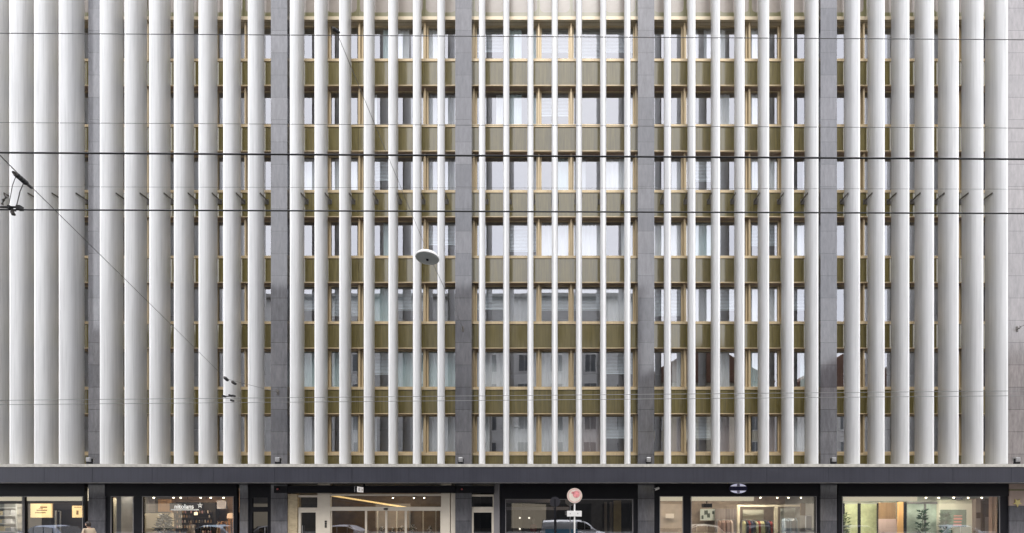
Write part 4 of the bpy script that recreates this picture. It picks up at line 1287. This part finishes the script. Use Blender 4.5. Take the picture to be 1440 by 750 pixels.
ys2 = 22.0  # solid stand-in for a sign's dark reflection in the shop glass
sx2 = X(780.5, ys2)
t = tag(empty('sign_reflection', (sx2, ys2, 0.12)), 'dark round silhouette on a post standing in for a mirrored sign, left of the pale sign', 'road sign')
obj('post', MB().tube([(sx2, ys2, 0.12), (sx2, ys2, Z(702, ys2))], 0.05, 10), M['black'], t, smooth=True)
obj('disc', MB().disc((sx2, ys2 - 0.03, Z(706, ys2)), 0.25, t=0.015), pmat('dark_disc', (0.012, 0.011, 0.016), 0.6), t, smooth=True)

# pedestrian by the left pillar
def skin_body(name, verts, edges, radii, m, parent, origin, sub=2):
    me = bpy.data.meshes.new(name)
    me.from_pydata([Vector(v) - Vector(origin) for v in verts], edges, [])
    o = bpy.data.objects.new(name, me)
    link(o, parent, origin)
    sk = o.modifiers.new('skin', 'SKIN')
    sk.use_smooth_shade = True
    for i, r_ in enumerate(radii):
        v = me.skin_vertices[0].data[i]
        v.radius = r_ if isinstance(r_, tuple) else (r_, r_)
        v.use_root = i == 0
    ss = o.modifiers.new('sub', 'SUBSURF')
    ss.levels = sub
    ss.render_levels = sub
    me.materials.append(m)
    return o


def person(px, y, height, flip):
    bx, by, bz = X(px, y), y, 0.12
    t = tag(empty('person', (bx, by, bz)), 'person with dark hair in a beige coat walking past the left pillar', 'person')
    s = height / 1.75
    D = -1 if flip else 1

    def P(x, yy, z):
        return (bx + x * s * D, by + yy * s, bz + z * s)

    V = [P(0, 0, 0.98), P(0.0, 0, 1.16), P(0.01, 0, 1.36), P(0.02, 0, 1.46), P(0.045, 0, 1.54), P(0.05, 0, 1.60),
         P(0.02, 0.17, 1.41), P(-0.06, 0.22, 1.13), P(0.08, 0.24, 0.90), P(0.13, 0.24, 0.83),
         P(0.02, -0.17, 1.41), P(0.07, -0.22, 1.13), P(0.17, -0.22, 0.92), P(0.22, -0.22, 0.85),
         P(0.02, 0.09, 0.90), P(0.14, 0.09, 0.50), P(0.16, 0.09, 0.09), P(0.29, 0.09, 0.045),
         P(-0.02, -0.09, 0.90), P(-0.06, -0.09, 0.50), P(-0.28, -0.09, 0.13), P(-0.17, -0.09, 0.04)]
    E = [(0, 1), (1, 2), (2, 3), (3, 4), (4, 5), (2, 6), (6, 7), (7, 8), (8, 9), (2, 10), (10, 11), (11, 12), (12, 13),
         (0, 14), (14, 15), (15, 16), (16, 17), (0, 18), (18, 19), (19, 20), (20, 21)]
    rad = [(0.12, 0.15), (0.105, 0.14), (0.115, 0.17), 0.065, 0.052, 0.05, 0.065, 0.048, 0.036, 0.03, 0.065, 0.048, 0.036, 0.03,
           0.085, 0.06, 0.042, 0.035, 0.085, 0.06, 0.042, 0.035]
    rad = [tuple(q * s for q in r_) if isinstance(r_, tuple) else r_ * s for r_ in rad]
    body = skin_body('body', V, E, rad, M['skin'], t, P(0, 0, 0))
    # head joined to the neck, with a face
    hm = MB()
    hc = Vector(P(0.065, 0, 1.64))
    rings = []
    N = 20
    for j in range(13):
        v = j / 12
        zz = -0.125 + 0.25 * v
        w = math.sqrt(max(0.0, 1 - (zz / 0.127) ** 2))
        ring = []
        for k in range(N):
            a = 2 * math.pi * k / N
            fx, fy = math.cos(a), math.sin(a)
            rx = 0.098 * (1.0 if fx < 0 else 0.97) * w
            ry = 0.074 * w * (0.86 if zz < -0.03 else 1.0)
            x = fx * rx
            if fx > 0.9:
                x += 0.022 * math.exp(-((zz + 0.02) / 0.022) ** 2) * (fx - 0.9) * 10
                x += 0.006 * math.exp(-((zz + 0.066) / 0.012) ** 2) * (fx - 0.9) * 10
            ring.append((hc.x + x * s * D, hc.y + fy * ry * s, hc.z + zz * s))
        rings.append(ring)
    hm.loft(rings)
    for sg in (-1, 1):
        hm.disc((hc.x - 0.005 * D, hc.y + sg * 0.076 * s, hc.z - 0.01), 0.018 * s, 'y', 0.012 * sg, 10, rz=0.03 * s)
    obj('head', hm, M['skin'], t, P(0, 0, 0), smooth=True)
    ey = MB()
    for sg in (-1, 1):
        ey.disc((hc.x + 0.086 * s * D, hc.y + sg * 0.032 * s, hc.z + 0.012), 0.011 * s, 'x', 0.006 * D, 10, rz=0.007 * s)
    obj('eye', ey, M['hair'], t, P(0, 0, 0))
    # hair cap
    hr = MB()
    rings = []
    for j in range(9):
        v = j / 8
        zz = -0.085 + 0.225 * v
        w = math.sqrt(max(0.0, 1 - (zz / 0.145) ** 2)) if zz > 0 else 1
        ring = []
        for k in range(N):
            a = 2 * math.pi * k / N
            fx, fy = math.cos(a), math.sin(a)
            cut = 0.055 if zz < 0.07 else 0.2
            x = max(-1, min(fx, 1)) * 0.113 * w
            x = min(x, 0.0 if zz < 0.04 else 0.09)
            ring.append((hc.x + (x - 0.012) * s * D, hc.y + fy * 0.086 * w * s, hc.z + zz * s))
        rings.append(ring)
    hr.loft(rings)
    obj('hair', hr, M['hair'], t, P(0, 0, 0), smooth=True)
    # coat: a lofted shell over torso with sleeves
    VC = [P(0, 0, 0.72), P(0, 0, 1.0), P(0.0, 0, 1.2), P(0.012, 0, 1.38), P(0.02, 0, 1.455),
          P(0.02, 0.175, 1.405), P(-0.06, 0.225, 1.13), P(0.07, 0.24, 0.93), P(0.02, -0.175, 1.405), P(0.07, -0.225, 1.13), P(0.16, -0.22, 0.95)]
    EC = [(0, 1), (1, 2), (2, 3), (3, 4), (3, 5), (5, 6), (6, 7), (3, 8), (8, 9), (9, 10)]
    rc = [(0.18, 0.2), (0.155, 0.18), (0.14, 0.165), (0.14, 0.19), 0.085, 0.088, 0.068, 0.058, 0.088, 0.068, 0.058]
    rc = [tuple(q * s for q in r_) if isinstance(r_, tuple) else r_ * s for r_ in rc]
    skin_body('coat', VC, EC, rc, M['coat'], t, P(0, 0, 0))
    VT = [P(0, 0, 0.95), P(0.02, 0.09, 0.88), P(0.14, 0.09, 0.50), P(0.16, 0.09, 0.14), P(-0.02, -0.09, 0.88), P(-0.06, -0.09, 0.50), P(-0.26, -0.09, 0.18)]
    skin_body('trousers', VT, [(0, 1), (1, 2), (2, 3), (0, 4), (4, 5), (5, 6)], [r_ * s for r_ in (0.14, 0.1, 0.075, 0.062, 0.1, 0.075, 0.062)], M['trouser'], t, P(0, 0, 0))
    for (a, b) in ((P(0.12, 0.09, 0.045), P(0.32, 0.09, 0.035)), (P(-0.30, -0.09, 0.10), P(-0.15, -0.09, 0.035))):
        obj('shoe', MB().tube([a, tuple((Vector(a) + Vector(b)) / 2), b], [0.05 * s, 0.052 * s, 0.03 * s], 10), M['hair'], t, P(0, 0, 0), smooth=True)
    # hands with five fingers
    for (wr, tip, sg) in ((P(0.08, 0.24, 0.90), P(0.13, 0.24, 0.82), 1), (P(0.17, -0.22, 0.92), P(0.215, -0.22, 0.84), -1)):
        wv, tv = Vector(wr), Vector(tip)
        d = (tv - wv).normalized()
        side = Vector((0.5 * D, 0.0, 0.25)).normalized()
        hb = MB().tube([wv, wv.lerp(tv, 0.6), tv], [0.03 * s, 0.04 * s, 0.032 * s], 8)
        for q in range(4):
            b0 = tv + side * (q - 1.5) * 0.019 * s
            ln = (0.06, 0.075, 0.07, 0.055)[q] * s
            hb.tube([b0, b0 + d * ln * 0.5, b0 + d * ln + Vector((0.01 * D, -0.012 * sg, 0)) * s], [0.0095 * s, 0.009 * s, 0.006 * s], 6)
        th = wv.lerp(tv, 0.35) + side * 0.035 * s
        hb.tube([th, th + (d + side * 0.7).normalized() * 0.035 * s, th + (d * 1.3 + side * 0.5).normalized() * 0.065 * s], [0.013 * s, 0.011 * s, 0.008 * s], 6)
        obj('hand', hb, M['skin'], t, P(0, 0, 0), smooth=True)
    return t


person(125.5, 20.6, 1.72, True)


# ------------------------------------------------------------------ vehicles (parked and passing in the street, mirrored in the shop windows)
def car(cx, cy, D, L, W, H, paint, label, van=False, decal=None, name='parked_car'):
    t = tag(empty(name, (cx, cy, 0.0)), label, 'van' if van else 'car')
    pm = mat('car_paint', paint, 0.3, metal=0.1, ior=1.6)
    gm = bpy.data.materials.get('car_glass') or mat('car_glass', (0.05, 0.055, 0.06), 0.04, ior=2.3)
    lm = bpy.data.materials.get('car_lamp') or mat('car_lamp', (0.75, 0.76, 0.8), 0.15)
    rm = bpy.data.materials.get('car_rear_lamp') or mat('car_rear_lamp', (0.35, 0.02, 0.02), 0.2)

    def ring(u, hw, zb, zt, n=12, sq=0.55):
        x = cx + D * (u - 0.5) * L
        pts = []
        for k in range(n * 2):
            a = 2 * math.pi * k / (n * 2)
            c, s_ = math.cos(a), math.sin(a)
            pts.append((x, cy + hw * math.copysign(abs(c) ** sq, c), (zb + zt) / 2 + (zt - zb) / 2 * math.copysign(abs(s_) ** sq, s_)))
        return pts
    sh = 0.62 * H if not van else 0.56 * H
    hw = W / 2
    body = MB().loft([ring(0.0, hw * 0.80, 0.35, sh * 0.86), ring(0.015, hw * 0.9, 0.28, sh * 0.95), ring(0.08, hw * 0.98, 0.22, sh), ring(0.3, hw, 0.2, sh * 1.02), ring(0.62, hw, 0.2, sh * 1.01),
                      ring(0.74, hw * 0.99, 0.2, sh * 0.97), ring(0.9, hw * 0.95, 0.22, sh * 0.88), ring(0.975, hw * 0.86, 0.28, sh * 0.78), ring(1.0, hw * 0.74, 0.36, sh * 0.66)])
    # greenhouse
    if van:
        st_ = [(0.02, sh * 0.9, 0.93), (0.04, H * 0.97, 0.9), (0.3, H, 0.88), (0.62, H * 0.985, 0.86), (0.72, H * 0.86, 0.86), (0.84, sh * 1.0, 0.88)]
    else:
        st_ = [(0.10, sh * 0.98, 0.84), (0.20, H * 0.92, 0.76), (0.36, H, 0.74), (0.52, H * 0.985, 0.74), (0.62, H * 0.86, 0.78), (0.74, sh * 0.98, 0.86)]
    body.loft([ring(u, hw * w_, sh * 0.8, zt, sq=0.45) for u, zt, w_ in st_])
    obj('body', body, pm, t, smooth=35)
    # side windows: bars of glass following the greenhouse, with pillars between
    wins = [(0.24, 0.37), (0.385, 0.52), (0.53, 0.62)] if not van else [(0.56, 0.66), (0.67, 0.755)]
    for a, b in wins:
        for sg in (-1, 1):
            def top(u):
                for (u0, z0, w0), (u1, z1, w1) in zip(st_, st_[1:]):
                    if u0 <= u <= u1:
                        f = (u - u0) / (u1 - u0)
                        return z0 + (z1 - z0) * f, w0 + (w1 - w0) * f
                return st_[-1][1], st_[-1][2]
            q = []
            za_, wa_ = top(a)
            zb_, wb_ = top(b)
            zl = sh * 1.03
            for u, z, w_ in ((a, zl, wa_ + 0.02), (b, zl, wb_ + 0.02), (b, max(zl + 0.02, zb_ - 0.1), wb_), (a, max(zl + 0.02, za_ - 0.1), wa_)):
                q.append((cx + D * (u - 0.5) * L, cy + sg * (hw * w_ + 0.012), z))
            mbw = MB().quad(*q)
            q2 = [(p[0], p[1] - sg * 0.03, p[2]) for p in q]
            mbw.loft([q, q2], caps=True)
            obj('side_window', mbw, gm, t)
    # windscreen and rear screen slabs
    for (i0, i1, nm) in ((len(st_) - 3, len(st_) - 1, 'windscreen'), (0, 1, 'rear_window')):
        (u0, z0, w0), (u1, z1, w1) = st_[i0], st_[i1]
        o_ = 0.02 if nm == 'windscreen' else -0.02
        A = [(cx + D * (u0 - 0.5) * L + D * o_, cy - hw * w0 * 0.86, z0 - 0.04 + 0.03), (cx + D * (u0 - 0.5) * L + D * o_, cy + hw * w0 * 0.86, z0 - 0.04 + 0.03),
             (cx + D * (u1 - 0.5) * L + D * o_, cy + hw * w1 * 0.9, z1 + 0.03), (cx + D * (u1 - 0.5) * L + D * o_, cy - hw * w1 * 0.9, z1 + 0.03)]
        B = [(p[0] - D * o_ * 2, p[1], p[2] - 0.03) for p in A]
        obj(nm, MB().loft([A, B]), gm, t)
    wr = 0.33
    for u in (0.19, 0.81):
        for sg in (-1, 1):
            wx, wy = cx + D * (u - 0.5) * L, cy + sg * (hw - 0.1)
            wl = obj('wheel', MB().disc((wx, wy - 0.1, wr), wr * 0.66, 'y', 0.2, 24), M['black'], t, (wx, wy, wr))
            obj('tyre', MB().loft([[(wx + r_ * math.cos(2 * math.pi * k / 28), wy + yy, wr + r_ * math.sin(2 * math.pi * k / 28)) for k in range(28)]
                                   for r_, yy in ((wr * 0.66, -0.105), (wr * 0.95, -0.11), (wr, -0.08), (wr, 0.08), (wr * 0.95, 0.11), (wr * 0.66, 0.105))], caps=False), M['rubber'], wl, (wx, wy, wr), smooth=True)
            rim = MB()
            for k in range(5):
                a = k * 2 * math.pi / 5
                ca, sa = math.cos(a), math.sin(a)
                yy = wy + sg * 0.103
                rim.loft([[(wx + ca * r_ - sa * h_, yy + d_, wr + sa * r_ + ca * h_) for h_, d_ in ((-0.03, -0.01), (0.03, -0.01), (0.03, 0.01), (-0.03, 0.01))] for r_ in (0.03, wr * 0.63)])
            obj('rim', rim, M['steel'], wl, (wx, wy, wr))
    for sg in (-1, 1):
        fx = cx + D * 0.475 * L
        obj('headlight', MB().box(min(fx, fx + D * 0.09), max(fx, fx + D * 0.09), cy + sg * hw * 0.62 - 0.16, cy + sg * hw * 0.62 + 0.16, sh * 0.62, sh * 0.76), lm, t, bevel=0.03)
        bx_ = cx - D * 0.497 * L
        obj('taillight', MB().box(min(bx_, bx_ + D * 0.06), max(bx_, bx_ + D * 0.06), cy + sg * hw * 0.7 - 0.12, cy + sg * hw * 0.7 + 0.12, sh * 0.66, sh * 0.84), rm, t, bevel=0.02)
    obj('bumper', MB().loft([ring(0.965, hw * 0.88, 0.24, 0.42), ring(1.008, hw * 0.72, 0.28, 0.4)]), M['black'], t, smooth=True)
    if decal:
        obj('side_decal', MB().box(cx + D * (-0.42) * L if D > 0 else cx + D * 0.06 * L, cx + D * 0.06 * L if D > 0 else cx + D * (-0.42) * L, cy + hw + 0.004, cy + hw + 0.012, 0.5, 1.0), mat('decal_blue', decal, 0.4), t)
    for sg in (-1, 1):
        mxp = cx + D * ((0.66 if not van else 0.77) - 0.5) * L
        obj('mirror', MB().box(mxp - 0.07, mxp + 0.07, cy + sg * (hw + 0.06) - 0.08, cy + sg * (hw + 0.06) + 0.08, sh * 1.02, sh * 1.02 + 0.13), pm, t, bevel=0.03)
    return t


YC = 16.9
DM = 2 * YSH - YC


def mx(px, y=YC):
    return (px - PX) * (2 * YSH - y) / F


car(mx(66), YC, -1, 4.4, 1.8, 1.44, (0.42, 0.47, 0.58), 'pale blue grey parked car mirrored in the far left shop window')
car(mx(296), YC, -1, 4.3, 1.8, 1.46, (0.42, 0.56, 0.68), 'light blue parked car mirrored below the black display wall')
car(mx(492), YC, 1, 4.5, 1.8, 1.46, (0.42, 0.43, 0.48), 'silver grey parked car mirrored in the sliding doors')
car(mx(396), YC, 1, 4.0, 1.75, 1.45, (0.35, 0.34, 0.36), 'grey parked car mirrored in the dark doorway left of the entrance')
car(mx(806, 12.0), 12.0, 1, 5.0, 1.9, 1.70, (0.86, 0.87, 0.90), 'white van with a blue side panel mirrored in the dark shop window', van=True, decal=(0.20, 0.50, 0.74), name='passing_van')
car(mx(978), YC, -1, 4.5, 1.8, 1.5, (0.60, 0.58, 0.48), 'champagne parked car mirrored in the showroom window')
car(mx(1075), YC, 1, 4.2, 1.8, 1.45, (0.06, 0.06, 0.07), 'black parked car mirrored in the right half of the showroom window')
car(mx(1350), YC, 1, 4.5, 1.8, 1.46, (0.66, 0.70, 0.72), 'white parked car mirrored below the kiosk front of the lounge shop')
car(mx(1212), YC, 1, 4.3, 1.8, 1.44, (0.10, 0.11, 0.16), 'dark blue parked car mirrored in the left half of the lounge window')

# ------------------------------------------------------------------ houses across the street (behind the camera, mirrored in glass and polished stone)
def facing_house(name, x0, x1, h, mcol, label, gable=0.0, cols=8, win=(1.3, 1.9)):
    yb, yf = -17.0, -3.5
    t = tag(empty(name, ((x0 + x1) / 2, yf, 0)), label, 'building', 'houses across the street')
    wm = mat('facade_' + name, mcol, 0.85, noise=0.08)
    obj('wall', MB().box(x0, x1, yb, yf, 0.0, h), wm, t)
    if gable:
        m_ = (x0 + x1) / 2
        obj('roof', MB().prism([(x0 - 0.3, h), (x1 + 0.3, h), (m_, h + gable)], yb - 0.3, yf + 0.4), mat('tile_roof', (0.16, 0.08, 0.05), 0.8, noise=0.2), t)
    else:
        obj('roof', MB().box(x0 - 0.3, x1 + 0.3, yb - 0.3, yf + 0.5, h, h + 0.35), M['slab'], t)
    gm = bpy.data.materials.get('facing_glass') or mat('facing_glass', (0.14, 0.15, 0.16), 0.15, ior=1.5)
    ww, wh = win
    fm = MB().box(-ww / 2 - 0.1, ww / 2 + 0.1, 0.0, 0.06, -0.12, 0.0).box(-ww / 2 - 0.1, -ww / 2, 0.0, 0.05, 0.0, wh).box(ww / 2, ww / 2 + 0.1, 0.0, 0.05, 0.0, wh).box(-ww / 2 - 0.1, ww / 2 + 0.1, 0.0, 0.05, wh, wh + 0.1).box(-0.03, 0.03, 0.0, 0.03, 0, wh)
    fme = mesh_of('window', fm, M['white'], (0, 0, 0))
    pme = mesh_of('pane', MB().box(-ww / 2, ww / 2, 0.004, 0.015, 0, wh), gm, (0, 0, 0))
    z = 5.0
    while z + wh < h - 0.5:
        for k in range(cols):
            xx = x0 + (x1 - x0) * (k + 0.5) / cols
            w_ = share('window', fme, t, (xx, yf, z))
            share('pane', pme, w_, (xx, yf, z))
        z += 3.3
    obj('dark_mirror_base', MB().box(x0 + 0.01, x1 - 0.01, yf + 0.003, yf + 0.10, 0.0, 4.4), bpy.data.materials.get('facing_base') or mat('facing_base', (0.07, 0.065, 0.06), 0.7, noise=0.3), t)  # added dark band, unseen directly, keeps the mirrored street dark behind the cars
    n = max(2, int((x1 - x0) / 5))
    sm = bpy.data.materials.get('facing_shop') or mat('facing_shop', (0.3, 0.26, 0.2), 0.4, emit=(1.0, 0.85, 0.6), estr=0.12)
    gd_ = bpy.data.materials.get('facing_dark') or mat('facing_dark', (0.03, 0.032, 0.035), 0.2)
    for k in range(n):
        a = x0 + (x1 - x0) * (k + 0.12) / n
        b = x0 + (x1 - x0) * (k + 0.88) / n
        obj('shop_window', MB().box(a, b, yf + 0.102, yf + 0.13, 0.5, 3.2), gd_ if k % 3 else sm, t)


facing_house('corner_house', -62, -36, 22.0, (0.70, 0.67, 0.62), 'pale plastered house across the street at the far left', cols=7)
facing_house('department_house', -36, 9, 26.5, (0.70, 0.695, 0.68), 'tall grey stone house across the street with a flat roof', cols=12)
facing_house('yellow_house', 9, 24, 17.0, (0.66, 0.61, 0.48), 'yellowish plastered house across the street with a tiled gable', gable=4.5, cols=4)
facing_house('white_house', 24, 41, 15.0, (0.74, 0.72, 0.69), 'white plastered house across the street with a tiled gable', gable=5.5, cols=5)
facing_house('brown_house', 41, 66, 20.0, (0.40, 0.33, 0.27), 'brown plastered house across the street at the far right', cols=7)
